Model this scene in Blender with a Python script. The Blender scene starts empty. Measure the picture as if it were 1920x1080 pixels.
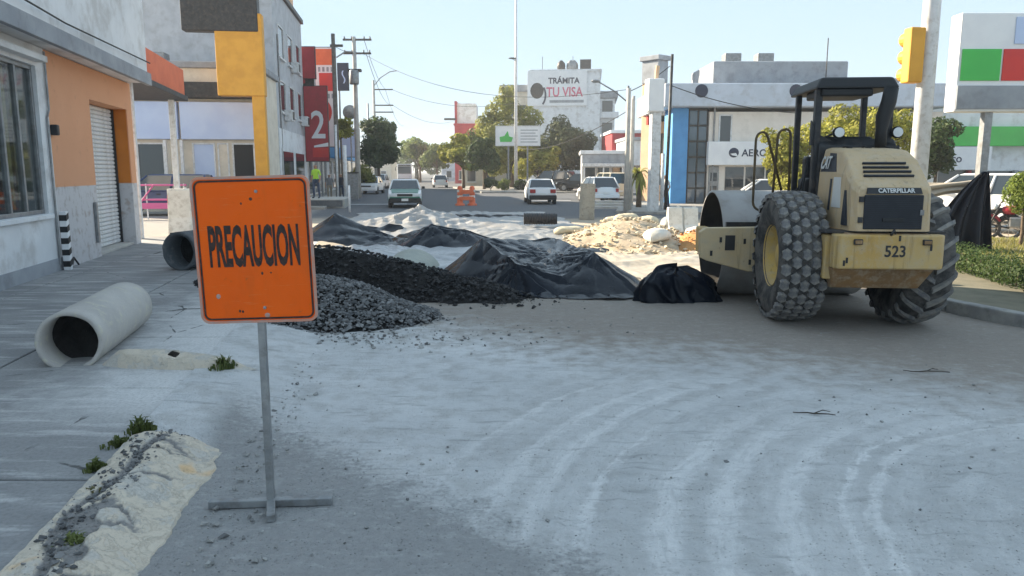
import bpy, bmesh, math, random
from mathutils import Vector, Matrix, noise as mnoise
R = math.radians
rnd = random.Random(7)
SC = bpy.context.scene
COL = SC.collection

# ------------------------------------------------------------------ camera, sky, sun, exposure
cam_data = bpy.data.cameras.new('camera')
cam_data.sensor_width = 36.0
cam_data.lens = 36.0 * 1400 / 1920
cam_data.clip_end = 4000
cam = bpy.data.objects.new('camera', cam_data)
COL.objects.link(cam)
cam.location = (0, 0, 1.8)
cam.rotation_euler = (R(90 - 8.85), 0, 0)
SC.camera = cam

SUN_AZ = R(60)        # degrees left of straight ahead (+Y)
SUN_EL = R(24)
world = bpy.data.worlds.new('World')
SC.world = world
world.use_nodes = True
wn = world.node_tree
wn.nodes.clear()
sky = wn.nodes.new('ShaderNodeTexSky')
sky.sky_type = 'NISHITA'
sky.sun_disc = False
sky.sun_elevation = SUN_EL
sky.sun_rotation = -SUN_AZ
sky.altitude = 600
sky.air_density = 1.0
sky.dust_density = 0.6
sky.ozone_density = 1.0
bg = wn.nodes.new('ShaderNodeBackground')
bg.inputs['Strength'].default_value = 0.15
wo = wn.nodes.new('ShaderNodeOutputWorld')
gm = wn.nodes.new('ShaderNodeGamma')          # evens the sky out: a pale, hazy morning sky, nearly as bright overhead as low down
gm.inputs['Gamma'].default_value = 0.14
wn.links.new(sky.outputs[0], gm.inputs['Color'])
tn = wn.nodes.new('ShaderNodeMix'); tn.data_type = 'RGBA'; tn.blend_type = 'MULTIPLY'; tn.inputs[0].default_value = 1.0
tn.inputs[7].default_value = (0.72, 0.905, 1.05, 1)
wn.links.new(gm.outputs[0], tn.inputs[6])
wn.links.new(tn.outputs[2], bg.inputs['Color'])
wn.links.new(bg.outputs[0], wo.inputs['Surface'])

sun_data = bpy.data.lights.new('sun', 'SUN')
sun_data.energy = 3.0
sun_data.angle = R(0.53)
sun_data.color = (1.0, 0.86, 0.66)
sun = bpy.data.objects.new('sun', sun_data)
COL.objects.link(sun)
sd = Vector((-math.sin(SUN_AZ) * math.cos(SUN_EL), math.cos(SUN_AZ) * math.cos(SUN_EL), math.sin(SUN_EL)))
sun.rotation_euler = sd.to_track_quat('Z', 'Y').to_euler()
sun.location = (-40, 30, 40)

SC.view_settings.view_transform = 'Standard'
SC.view_settings.look = 'None'
SC.view_settings.gamma = 1.0
SC.view_settings.exposure = 2.44
SC.view_settings.use_curve_mapping = False

# ------------------------------------------------------------------ mesh helpers
class MB:
    """collects shapes and links them as ONE mesh object"""
    def __init__(s):
        s.v = []; s.f = []
    def add(s, vs, fs, M=None):
        o = len(s.v)
        if M is not None:
            vs = [M @ Vector(p) for p in vs]
        s.v += [tuple(p) for p in vs]
        s.f += [tuple(i + o for i in f) for f in fs]
        return s
    def box(s, x0, x1, y0, y1, z0, z1, M=None):
        vs = [(x, y, z) for z in (z0, z1) for y in (y0, y1) for x in (x0, x1)]
        fs = [(0, 2, 3, 1), (4, 5, 7, 6), (0, 1, 5, 4), (2, 6, 7, 3), (0, 4, 6, 2), (1, 3, 7, 5)]
        return s.add(vs, fs, M)
    def hexa(s, b, t, M=None):
        """b, t: four bottom and four top points, counter-clockwise seen from above"""
        return s.add(list(b) + list(t), [(3, 2, 1, 0), (4, 5, 6, 7), (0, 1, 5, 4), (1, 2, 6, 5), (2, 3, 7, 6), (3, 0, 4, 7)], M)
    def prism(s, poly, x0, x1, axis='x', M=None):
        """poly: 2-D outline; axis x: points are (y,z); axis y: (x,z); axis z: (x,y)"""
        n = len(poly); vs = []
        for a in (x0, x1):
            for p, q in poly:
                vs.append((a, p, q) if axis == 'x' else (p, a, q) if axis == 'y' else (p, q, a))
        fs = [tuple(range(n)), tuple(range(2 * n - 1, n - 1, -1))]
        for i in range(n):
            j = (i + 1) % n
            fs.append((i, i + n, j + n, j))
        return s.add(vs, fs, M)
    def cyl(s, p0, p1, r0, r1=None, n=12, caps=True):
        return s.tube([p0, p1], [r0, r0 if r1 is None else r1], n, caps)
    def tube(s, path, r, n=8, caps=True, closed=False):
        path = [Vector(p) for p in path]; m = len(path)
        if not isinstance(r, (list, tuple)): r = [r] * m
        up = None; rings = []
        for i, p in enumerate(path):
            if closed: t = path[(i + 1) % m] - path[i - 1]
            else: t = path[min(i + 1, m - 1)] - path[max(i - 1, 0)]
            if t.length < 1e-9: t = Vector((0, 0, 1))
            t.normalize()
            if up is None:
                up = Vector((0, 0, 1)) if abs(t.z) < .9 else Vector((1, 0, 0))
            a = up - t * up.dot(t)
            if a.length < 1e-6:
                a = Vector((1, 0, 0)) - t * t.x
            a.normalize(); b = t.cross(a); up = a
            rings.append([p + (a * math.cos(2 * math.pi * k / n) + b * math.sin(2 * math.pi * k / n)) * r[i] for k in range(n)])
        vs = [q for ring in rings for q in ring]; fs = []
        for i in range(m if closed else m - 1):
            j = (i + 1) % m
            for k in range(n):
                l = (k + 1) % n
                fs.append((i * n + k, i * n + l, j * n + l, j * n + k))
        if caps and not closed:
            fs.append(tuple(range(n - 1, -1, -1))); fs.append(tuple((m - 1) * n + k for k in range(n)))
        return s.add(vs, fs)
    def lathe(s, prof, n=24, M=None, closed=False):
        """prof: (radius, height) about local z"""
        m = len(prof); vs = []; fs = []
        for r, h in prof:
            for k in range(n):
                a = 2 * math.pi * k / n
                vs.append((r * math.cos(a), r * math.sin(a), h))
        for i in range(m if closed else m - 1):
            j = (i + 1) % m
            for k in range(n):
                l = (k + 1) % n
                fs.append((i * n + k, i * n + l, j * n + l, j * n + k))
        return s.add(vs, fs, M)
    def sphere(s, c, r, n=10, m=7, sc=(1, 1, 1)):
        prof = [(max(1e-4, r * math.sin(math.pi * i / m)), -r * math.cos(math.pi * i / m)) for i in range(m + 1)]
        M = Matrix.Translation(c) @ Matrix.Diagonal((sc[0], sc[1], sc[2], 1))
        return s.lathe(prof, n, M)
    def grid(s, f, us, vs_):
        nu = len(us); vs = [f(u, v) for v in vs_ for u in us]
        fs = [(j * nu + i, j * nu + i + 1, (j + 1) * nu + i + 1, (j + 1) * nu + i) for j in range(len(vs_) - 1) for i in range(nu - 1)]
        return s.add(vs, fs)
    def mesh(s, name):
        me = bpy.data.meshes.new(name)
        me.from_pydata(s.v, [], s.f); me.validate(); me.update()
        return me
    def build(s, name, mat, parent=None, smooth=False, bevel=0, loc=None, rot=None, sub=0, fix=True, seg=2):
        me = s.mesh(name)
        if fix:
            bm = bmesh.new(); bm.from_mesh(me)
            bmesh.ops.recalc_face_normals(bm, faces=bm.faces)
            bm.to_mesh(me); bm.free()
        me.materials.append(mat)
        return link(name, me, parent, smooth, bevel, loc, rot, sub, seg)

def link(name, me, parent=None, smooth=False, bevel=0, loc=None, rot=None, sub=0, seg=2):
    o = bpy.data.objects.new(name, me); COL.objects.link(o)
    if parent is not None: o.parent = parent
    if loc is not None: o.location = loc
    if rot is not None: o.rotation_euler = rot
    if smooth: me.polygons.foreach_set('use_smooth', [True] * len(me.polygons))
    if bevel:
        b = o.modifiers.new('bevel', 'BEVEL'); b.width = bevel; b.segments = seg; b.limit_method = 'ANGLE'; b.angle_limit = R(40)
        if smooth:
            b.harden_normals = False
    if sub:
        m = o.modifiers.new('sub', 'SUBSURF'); m.levels = sub; m.render_levels = sub
    if smooth == 'auto':
        pass
    return o

def thing(name, label, cat, loc=(0, 0, 0), rz=0, group=None):
    o = bpy.data.objects.new(name, None); COL.objects.link(o)
    o.empty_display_size = .2
    o.location = loc; o.rotation_euler = (0, 0, rz)
    o['label'] = label; o['category'] = cat
    if group: o['group'] = group
    return o
def tag(o, label, cat, group=None, kind=None):
    o['label'] = label; o['category'] = cat
    if group: o['group'] = group
    if kind: o['kind'] = kind
    return o
def struct(o, label=None, cat=None):
    o['kind'] = 'structure'
    if label: o['label'] = label
    if cat: o['category'] = cat
    return o

def copy_tree(o, parent=None):
    c = o.copy(); COL.objects.link(c); c.parent = parent
    for ch in [k for k in KIDS.get(o.name, [])]: pass
    for ch in o.children: copy_tree(ch, c)
    return c
KIDS = {}

def text(name, s, size, mat, parent, loc, rot, ext=.004, xs=1.0, off=0.0, align='CENTER'):
    cu = bpy.data.curves.new(name, 'FONT'); cu.body = s; cu.size = size; cu.extrude = ext; cu.offset = off
    cu.align_x = align; cu.align_y = 'CENTER'; cu.resolution_u = 3
    t = bpy.data.objects.new(name, cu); COL.objects.link(t)
    dg = bpy.context.evaluated_depsgraph_get()
    me = bpy.data.meshes.new_from_object(t.evaluated_get(dg))
    bpy.data.objects.remove(t); bpy.data.curves.remove(cu)
    me.transform(Matrix.Diagonal((xs, 1, 1, 1)))
    me.materials.clear(); me.materials.append(mat)
    return link(name, me, parent, loc=loc, rot=rot)

def fbm(x, y, z=0.0, oct=4):
    a = 0; w = .5; f = 1
    for _ in range(oct):
        a += w * mnoise.noise(Vector((x * f, y * f, z + 7.3 * f))); w *= .5; f *= 2.03
    return a
def sstep(a, b, x):
    if a == b: return float(x > a)
    t = min(1, max(0, (x - a) / (b - a))); return t * t * (3 - 2 * t)

# ------------------------------------------------------------------ material helpers
class NT:
    def __init__(s, name):
        s.m = bpy.data.materials.new(name); s.m.use_nodes = True
        s.t = s.m.node_tree; s.t.nodes.clear()
        s.out = s.n('ShaderNodeOutputMaterial'); s.b = s.n('ShaderNodeBsdfPrincipled')
        s.l(s.b.outputs[0], s.out.inputs['Surface'])
    def n(s, typ, **kw):
        d = s.t.nodes.new(typ)
        for k, v in kw.items(): setattr(d, k, v)
        return d
    def l(s, a, b): s.t.links.new(a, b)
    def put(s, sock, v):
        if isinstance(v, bpy.types.NodeSocket): s.l(v, sock)
        elif v is not None:
            if sock.type == 'RGBA' and len(v) == 3: v = (*v, 1)
            sock.default_value = v
    def math(s, op, a, b=None, c=None, clamp=False):
        d = s.n('ShaderNodeMath', operation=op); d.use_clamp = clamp
        s.put(d.inputs[0], a)
        if b is not None: s.put(d.inputs[1], b)
        if c is not None: s.put(d.inputs[2], c)
        return d.outputs[0]
    def coord(s, kind='Object'): return s.n('ShaderNodeTexCoord').outputs[kind]
    def pos(s): return s.n('ShaderNodeNewGeometry').outputs['Position']
    def xyz(s, v):
        d = s.n('ShaderNodeSeparateXYZ'); s.l(v, d.inputs[0]); return d.outputs
    def comb(s, x=0., y=0., z=0.):
        d = s.n('ShaderNodeCombineXYZ')
        for i, q in enumerate((x, y, z)): s.put(d.inputs[i], q)
        return d.outputs[0]
    def mapv(s, v, scale=(1, 1, 1), loc=(0, 0, 0), rot=(0, 0, 0)):
        d = s.n('ShaderNodeMapping'); s.l(v, d.inputs[0])
        d.inputs['Scale'].default_value = scale; d.inputs['Location'].default_value = loc; d.inputs['Rotation'].default_value = rot
        return d.outputs[0]
    def noise(s, v, scale, detail=4, rough=.55, dist=0, out=0):
        d = s.n('ShaderNodeTexNoise'); s.l(v, d.inputs['Vector'])
        d.inputs['Scale'].default_value = scale; d.inputs['Detail'].default_value = detail
        d.inputs['Roughness'].default_value = rough; d.inputs['Distortion'].default_value = dist
        return d.outputs[out]
    def voro(s, v, scale, feature='F1', out='Distance', rand=1.0):
        d = s.n('ShaderNodeTexVoronoi', feature=feature); s.l(v, d.inputs['Vector'])
        d.inputs['Scale'].default_value = scale; d.inputs['Randomness'].default_value = rand
        return d.outputs[out]
    def ramp(s, f, a, b, lo=0., hi=1.):
        d = s.n('ShaderNodeMapRange', interpolation_type='SMOOTHSTEP'); s.put(d.inputs['Value'], f)
        d.inputs['From Min'].default_value = a; d.inputs['From Max'].default_value = b
        d.inputs['To Min'].default_value = lo; d.inputs['To Max'].default_value = hi
        return d.outputs[0]
    def mix(s, f, a, b, mode='MIX'):
        d = s.n('ShaderNodeMix', data_type='RGBA', blend_type=mode)
        s.put(d.inputs[0], f); s.put(d.inputs[6], a); s.put(d.inputs[7], b)
        return d.outputs[2]
    def bump(s, h, strength=.4, dist=.02, normal=None):
        d = s.n('ShaderNodeBump'); s.put(d.inputs['Height'], h)
        d.inputs['Strength'].default_value = strength; d.inputs['Distance'].default_value = dist
        if normal is not None: s.l(normal, d.inputs['Normal'])
        s.l(d.outputs[0], s.b.inputs['Normal']); return d.outputs[0]
    def set(s, color=None, rough=None, metal=None, spec=None, **kw):
        if color is not None: s.put(s.b.inputs['Base Color'], color)
        if rough is not None: s.put(s.b.inputs['Roughness'], rough)
        if metal is not None: s.put(s.b.inputs['Metallic'], metal)
        if spec is not None: s.put(s.b.inputs['Specular IOR Level'], spec)
        for k, v in kw.items(): s.put(s.b.inputs[k], v)
        return s.m

def pm(name, c1, c2=None, scale=4, rough=.75, metal=0, bump=0, bscale=60, spec=.35, dirt=None, damt=.5, dscale=7, dthr=.55, bdist=.01):
    """general painted / dusty surface: two-tone noise, optional dirt patches and fine relief"""
    t = NT(name); v = t.coord()
    c2 = c2 or tuple(min(1, x * .8) for x in c1)
    col = t.mix(t.ramp(t.noise(v, scale, 5), .35, .68), c1, c2)
    if dirt is not None:
        f = t.math('MULTIPLY', t.ramp(t.noise(v, dscale, 8, .65), dthr - .08, dthr + .12), damt)
        col = t.mix(f, col, dirt)
    t.set(color=col, rough=rough, metal=metal, spec=spec)
    if bump: t.bump(t.noise(v, bscale, 4, .6), bump, bdist)
    return t.m
def plain(name, c, rough=.5, metal=0, spec=.5):
    return NT(name).set(color=c, rough=rough, metal=metal, spec=spec)
def glassy(name, tint=(.03, .04, .05), rough=.06):
    return NT(name).set(color=tint, rough=rough, spec=.9)

M = {}
M['white_wall'] = pm('white_wall', (.74, .76, .78), (.66, .68, .7), 1.2, .85, bump=.12, dirt=(.36, .34, .32), damt=.5, dscale=1.3)
M['grey_wall'] = pm('grey_wall', (.34, .36, .39), (.27, .29, .32), 1.5, .85, bump=.15, dirt=(.16, .16, .16), damt=.4, dscale=2)
M['cream_wall'] = pm('cream_wall', (.72, .66, .56), (.64, .58, .48), 1.2, .85, bump=.12, dirt=(.4, .36, .3), damt=.3, dscale=2)
M['peach_wall'] = pm('peach_wall', (.72, .5, .33), (.66, .44, .28), 1.2, .85, bump=.12)
M['red_wall'] = pm('red_wall', (.42, .045, .06), (.34, .04, .05), 1.5, .7, bump=.08, dirt=(.2, .05, .05), damt=.3)
M['bright_red'] = pm('bright_red', (.62, .05, .04), (.55, .05, .05), 2, .55)
M['orange_red'] = pm('orange_red', (.7, .16, .06), (.62, .13, .05), 2, .55)
M['blue_wall'] = pm('blue_wall', (.1, .32, .62), (.08, .27, .55), 1.5, .7)
M['sign_white'] = pm('sign_white', (.78, .79, .8), (.72, .73, .75), 2, .5)
M['sign_blue'] = pm('sign_blue', (.5, .6, .8), (.44, .54, .76), 1, .5)
M['navy'] = plain('navy', (.015, .025, .06), .5)
M['green_band'] = pm('green_band', (.08, .5, .1), (.07, .44, .09), 1, .5)
M['dark_metal'] = pm('dark_metal', (.045, .047, .05), (.03, .03, .033), 6, .5, .3, dirt=(.12, .1, .08), damt=.4)
M['grey_metal'] = pm('grey_metal', (.3, .31, .32), (.22, .23, .24), 8, .45, .6, dirt=(.2, .18, .16), damt=.5)
M['white_metal'] = pm('white_metal', (.7, .71, .72), (.62, .63, .64), 6, .45, dirt=(.35, .32, .28), damt=.5)
M['amber'] = pm('amber', (.72, .36, .05), (.62, .3, .04), 2, .6)
M['glass'] = glassy('glass', (.025, .035, .045))
M['glass_blue'] = glassy('glass_blue', (.06, .1, .14), .12)
M['black'] = plain('black', (.012, .012, .013), .6)
M['rubber'] = pm('rubber', (.035, .035, .036), (.06, .058, .055), 8, .85, bump=.2)
M['chrome'] = plain('chrome', (.6, .6, .6), .25, 1)
M['bark'] = pm('bark', (.16, .12, .085), (.09, .065, .045), 9, .9, bump=.6, bscale=30, bdist=.02)
M['wood_pole'] = pm('wood_pole', (.17, .15, .13), (.11, .095, .08), 6, .9, bump=.4, bscale=30)
M['concrete_pole'] = pm('concrete_pole', (.5, .48, .44), (.4, .38, .35), 4, .85, bump=.2)
M['skin'] = plain('skin', (.36, .2, .13), .6)
M['hair'] = plain('hair', (.015, .012, .01), .6)
M['curtain'] = pm('curtain', (.62, .52, .3), (.5, .4, .22), 3, .9)
M['interior'] = plain('interior', (.12, .12, .13), .9)
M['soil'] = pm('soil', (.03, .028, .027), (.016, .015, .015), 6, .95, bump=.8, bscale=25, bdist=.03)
M['weed'] = None
# ------------------------------------------------------------------ the ground: one sheet, fine near the camera, coarse to the horizon
TC = (4.2, 2.8)      # centre the vehicles swung round
def ground_mat():
    t = NT('ground_mat'); P = t.pos(); X, Y, Z = t.xyz(P)
    n1 = t.noise(P, .9, 6, .6); n2 = t.noise(P, 4.5, 6, .6); n3 = t.noise(P, 26, 5, .65); n4 = t.noise(P, 140, 3, .6)
    # wheel tracks swept round TC
    dx = t.math('SUBTRACT', X, TC[0]); dy = t.math('SUBTRACT', Y, TC[1])
    d = t.math('SQRT', t.math('ADD', t.math('MULTIPLY', dx, dx), t.math('MULTIPLY', dy, dy)))
    d = t.math('ADD', d, t.math('MULTIPLY', t.math('SUBTRACT', n1, .5), .22))
    dv = t.comb(d, t.math('MULTIPLY', t.math('ARCTAN2', dy, dx), .5), 0.0)
    tr = t.noise(dv, 3.6, 4, .6); tr_f = t.noise(dv, 26, 3, .6)
    near = t.math('MULTIPLY', t.ramp(Y, 8.4, 6.2), t.ramp(d, 5.6, 4.9))
    near = t.math('MULTIPLY', near, t.ramp(X, -1.2, .6))
    track = t.math('MULTIPLY', t.ramp(t.math('ADD', t.math('MULTIPLY', tr, .72), t.math('MULTIPLY', tr_f, .28)), .47, .58), .35)
    for rad, wd in ((2.46, .045), (2.62, .03), (2.90, .085), (3.22, .10), (3.50, .11), (3.92, .05), (4.22, .08), (4.46, .09), (4.85, .05)):
        ad = t.math('ABSOLUTE', t.math('SUBTRACT', d, rad))
        ad = t.math('ADD', ad, t.math('ADD', t.math('MULTIPLY', t.math('SUBTRACT', n3, .5), .09), t.math('MULTIPLY', t.math('SUBTRACT', n2, .5), .16)))
        fade = t.ramp(Y, 6.4 if rad < 4 else 7.2, 4.3 if rad < 4 else 5.4)
        track = t.math('MAXIMUM', track, t.math('MULTIPLY', t.math('MULTIPLY', t.ramp(ad, wd * 1.25, wd * .2), fade), t.ramp(tr_f, .3, .55, .35, 1.0)))
    # broken where later wheels crossed, with tread bars across the band
    tread = t.noise(t.comb(t.math('MULTIPLY', d, 1.2), t.math('MULTIPLY', t.math('ARCTAN2', dy, dx), 16.0), 0.0), 3.0, 2, .5)
    track = t.math('MULTIPLY', track, t.ramp(t.math('ADD', t.math('MULTIPLY', tread, .6), t.math('MULTIPLY', n2, .4)), .34, .56, .6, 1.0))
    track = t.math('MULTIPLY', track, near)
    dust = t.mix(t.ramp(n1, .35, .68), (.60, .61, .615), (.70, .705, .705))
    dust = t.mix(t.math('MULTIPLY', t.ramp(n2, .42, .66), .55), dust, (.44, .435, .42))
    dust = t.mix(t.math('MULTIPLY', near, .5), dust, (.46, .46, .455))
    dust = t.mix(t.math('MULTIPLY', track, .8), dust, (.80, .80, .795))
    # horizontal scrape marks
    sc_ = t.noise(t.mapv(P, (1.2, 9, 1)), 1.6, 5, .6)
    dust = t.mix(t.math('MULTIPLY', t.ramp(sc_, .56, .70), .4), dust, (.22, .225, .23))
    dust = t.mix(t.math('MULTIPLY', t.ramp(sc_, .44, .33), .3), dust, (.6, .6, .6))
    # bare asphalt at the bottom, left of the tracks
    s_ = t.math('ADD', t.math('SUBTRACT', Y, 3.35), t.math('MULTIPLY', t.math('SUBTRACT', X, .2), .95))
    s_ = t.math('ADD', s_, t.math('MULTIPLY', t.math('SUBTRACT', n2, .5), 1.5))
    s_ = t.math('ADD', s_, t.math('MULTIPLY', t.math('SUBTRACT', n3, .5), .9))
    asm = t.math('MULTIPLY', t.ramp(s_, .28, -.3), t.ramp(t.math('ADD', X, t.math('MULTIPLY', Y, .167)), -1.38, -1.12))
    asph = t.mix(n3, (.24, .24, .24), (.4, .4, .395))
    col = t.mix(t.math('MULTIPLY', asm, .93), dust, asph)
    # brown earth towards the pit
    bm_ = t.math('ADD', Y, t.math('MULTIPLY', t.math('SUBTRACT', n2, .5), 3.0))
    bm_ = t.math('ADD', bm_, t.math('MULTIPLY', t.ramp(X, 1.5, -2.0), -1.9))
    bm_ = t.math('ADD', bm_, t.math('MULTIPLY', t.ramp(X, 1.5, 5.5), 1.9))
    brown = t.mix(n3, (.24, .205, .175), (.37, .325, .28))
    col = t.mix(t.math('MULTIPLY', t.ramp(bm_, 6.0, 8.4), .92), col, brown)
    sandy = t.mix(n2, (.42, .35, .27), (.56, .48, .38))
    col = t.mix(t.ramp(Y, 12.5, 14.5), col, sandy)
    # grey paved lot to the right, asphalt street beyond the works
    far = t.mix(n2, (.105, .11, .12), (.15, .155, .165))
    fy = t.math('ADD', Y, t.math('MULTIPLY', t.math('SUBTRACT', n1, .5), 4.0))
    col = t.mix(t.ramp(fy, 27, 31), col, far)
    lft = t.math('ADD', t.math('ADD', X, t.math('MULTIPLY', Y, .135)), 4.4)
    col = t.mix(t.math('MULTIPLY', t.ramp(lft, .5, -.6), t.ramp(Y, 14, 18)), col, t.mix(n2, (.3, .28, .26), (.42, .4, .37)))
    # speckle of grit everywhere
    mot = t.noise(t.mapv(P, (1, 1.6, 1)), 9, 8, .72, .4)
    col = t.mix(t.math('MULTIPLY', t.ramp(mot, .50, .62), .22), col, t.mix(.5, col, (.2, .2, .21)))
    col = t.mix(t.math('MULTIPLY', t.ramp(mot, .46, .36), .25), col, t.mix(.5, col, (.8, .8, .8)))
    v = t.voro(P, 38, 'F1'); g = t.math('MULTIPLY', t.ramp(v, .17, .09), t.ramp(n2, .4, .62))
    col = t.mix(t.math('MULTIPLY', g, .7), col, (.13, .13, .13))
    col = t.mix(t.math('MULTIPLY', t.ramp(n4, .3, .75), .2), col, t.mix(.5, col, (.1, .1, .1)))
    t.set(color=col, rough=t.ramp(n2, .2, .8, .82, .97), spec=.2)
    h = t.math('ADD', t.math('MULTIPLY', n3, .6), t.math('MULTIPLY', n4, .25))
    h = t.math('ADD', h, t.math('MULTIPLY', t.ramp(v, .25, .05), .35))
    h = t.math('ADD', h, t.math('MULTIPLY', sc_, .3))
    h = t.math('ADD', h, t.math('MULTIPLY', t.noise(P, 60, 5, .7), .35))
    t.bump(h, .85, .03)
    return t.m
M['ground'] = ground_mat()

def axis_coords(lo, hi, step, far_lo, far_hi, g=1.22):
    c = []; x = lo; 
    while x <= hi: c.append(x); x += step
    s = step; x = c[-1]
    while x < far_hi: s *= g; x += s; c.append(x)
    s = step; x = lo; pre = []
    while x > far_lo: s *= g; x -= s; pre.append(x)
    return pre[::-1] + c
def track_h(x, y):
    d = math.hypot(x - TC[0], y - TC[1])
    w = sstep(5.6, 4.6, d) if d > 4.6 else 1
    w *= 1 - sstep(5.4, 8.2, y)
    w *= sstep(-1.2, .6, x)
    return w * (.006 * math.sin(d * 19 + 3 * fbm(x * .4, y * .4)) + .004 * math.sin(d * 47))
def ground_z(x, y):
    w = 1 - sstep(14, 24, math.hypot(x, y - 4))
    if w <= 0: return 0.0
    return w * (.035 * fbm(x * .5, y * .5, 2) + .014 * fbm(x * 2.1, y * 2.3, 5, 3) + .009 * fbm(x * 7, y * 9, 9, 3) + track_h(x, y))
gx = axis_coords(-4.2, 7.4, .075, -1200, 1200)
gy = axis_coords(2.2, 12.5, .07, -60, 3000)
b = MB(); b.grid(lambda u, v: (u, v, ground_z(u, v)), gx, gy)
ground = struct(b.build('ground', M['ground'], smooth=True, fix=False), 'dusty grey roadway torn up and swept with wheel tracks')

# ------------------------------------------------------------------ left sidewalk: slabs, broken painted kerb, driveway apron
def sidewalk_mat(name, a, b_, dustc):
    t = NT(name); P = t.pos(); X, Y, Z = t.xyz(P)
    n1 = t.noise(P, .8, 6, .6); n2 = t.noise(P, 5, 6, .6); n3 = t.noise(P, 40, 4, .6)
    col = t.mix(t.ramp(n1, .3, .7), a, b_)
    str_ = t.noise(t.mapv(P, (1, 6, 1), rot=(0, 0, .2)), 1.1, 5, .6)
    col = t.mix(t.math('MULTIPLY', t.ramp(str_, .5, .68), .7), col, dustc)
    e = t.math('ADD', X, t.math('MULTIPLY', Y, .167))        # distance to the kerb line
    e = t.math('ADD', e, t.math('MULTIPLY', t.math('SUBTRACT', n2, .5), 1.6))
    dm = t.math('MULTIPLY', t.ramp(e, -3.2, -1.75), t.ramp(Y, 4.5, 5.6))
    col = t.mix(dm, col, (.62, .62, .615))
    cr = t.voro(t.mapv(P, (.55, .4, 1), loc=(.3, .1, 0)), 1.0, 'DISTANCE_TO_EDGE')
    cr2 = t.math('ADD', cr, t.math('MULTIPLY', t.math('SUBTRACT', n2, .5), .05))
    crack = t.math('MULTIPLY', t.ramp(cr2, .0045, .001), t.ramp(n1, .5, .56))
    col = t.mix(t.math('MULTIPLY', crack, .85), col, (.05, .05, .05))
    col = t.mix(t.math('MULTIPLY', t.ramp(n3, .4, .7), .3), col, (.12, .12, .12))
    t.set(color=col, rough=.9, spec=.2)
    h = t.math('SUBTRACT', t.math('ADD', t.math('MULTIPLY', n3, .3), t.math('MULTIPLY', n2, .5)), t.math('MULTIPLY', crack, 2.5))
    t.bump(h, .4, .012)
    return t.m
M['sidewalk'] = sidewalk_mat('sidewalk_mat', (.24, .24, .243), (.33, .33, .33), (.56, .555, .55))
KX = lambda y: -2.45 - .167 * (y - 4.6)        # back line of the kerb
sw = struct(MB().hexa([(KX(1) - 9, 1, -.3), (KX(1), 1, -.3), (KX(19.6), 19.6, -.3), (KX(19.6) - 9, 19.6, -.3)],
                      [(KX(1) - 9, 1, .07), (KX(1), 1, .07), (KX(19.6), 19.6, .07), (KX(19.6) - 9, 19.6, .07)]).build('sidewalk_left', M['sidewalk']),
            'worn grey concrete sidewalk along the near shopfronts')
ys = [1.1, 2.55, 3.96, 5.75, 7.6, 9.5, 11.4, 13.3, 15.2, 17.3, 19.6]
xs = [0, 1.75, 3.55, 5.4, 7.6]
for j in range(len(ys) - 1):
    for i in range(len(xs) - 1):
        g = .011; y0, y1 = ys[j] + g, ys[j + 1] - g
        a, c = -xs[i] - (g if i else 0), -xs[i + 1] + g
        tz = [.1 + .012 * fbm(i * 1.7 + k, j * 1.3, 4) for k in range(4)]
        pts = [(KX(y0) + c, y0), (KX(y0) + a, y0), (KX(y1) + a, y1), (KX(y1) + c, y1)]
        MB().hexa([(p[0], p[1], .04) for p in pts], [(p[0], p[1], tz[k]) for k, p in enumerate(pts)]).build('slab', M['sidewalk'], sw, bevel=.008)

def kerb_mat():
    t = NT('kerb_mat'); P = t.pos()
    n1 = t.noise(P, 3, 6, .6); n2 = t.noise(P, 11, 7, .65, .6); n3 = t.noise(P, 60, 4, .6)
    col = t.mix(t.ramp(n3, .3, .7), (.42, .4, .36), (.58, .55, .5))
    yel = t.mix(n1, (.56, .49, .39), (.62, .56, .47))
    col = t.mix(t.ramp(t.math('ADD', t.math('MULTIPLY', n2, .45), t.math('MULTIPLY', n1, .55)), .44, .52), col, yel)
    col = t.mix(t.ramp(t.noise(P, 1.7, 3), .63, .68), col, (.66, .47, .28))
    cr = t.noise(t.mapv(P, (6, 2.6, 6), rot=(0, 0, .5)), 2.2, 8, .7, 1.2)
    crm = t.math('MULTIPLY', t.ramp(t.math('ABSOLUTE', t.math('SUBTRACT', cr, .5)), .012, .003), t.ramp(t.noise(P, 4.2, 3), .60, .66))
    ga = t.n('ShaderNodeAttribute'); ga.attribute_name = 'dirt'
    col = t.mix(t.ramp(t.math('ADD', ga.outputs['Fac'], t.math('MULTIPLY', t.math('SUBTRACT', n3, .5), .5)), .3, .75), col, t.mix(n3, (.13, .125, .12), (.36, .35, .34)))
    col = t.mix(t.math('MULTIPLY', t.ramp(n3, .5, .75), .35), col, (.22, .21, .2))
    t.set(color=col, rough=.92, spec=.2)
    h = t.math('ADD', t.math('MULTIPLY', t.ramp(n2, .46, .52), .5), t.math('MULTIPLY', n3, .25))
    t.bump(t.math('SUBTRACT', h, t.math('MULTIPLY', crm, 1.5)), .6, .015)
    return t.m
M['kerb'] = kerb_mat()
M['apron'] = sidewalk_mat('apron_mat', (.44, .44, .43), (.52, .515, .5), (.6, .595, .58))
def crack_path(u):        # the big fissure running along the kerb, in kerb coordinates
    return .30 + .13 * math.sin(u * 2.2 + .4) + .07 * math.sin(u * 6.1) + .05 * fbm(u * 5, 3)
BRANCH = [(2.95, -.30, .05), (2.72, .22, .035), (2.35, .35, .05), (2.05, -.25, .04), (1.7, .3, .05), (1.25, .4, .04), (.9, -.3, .05), (.55, .25, .04)]
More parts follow.
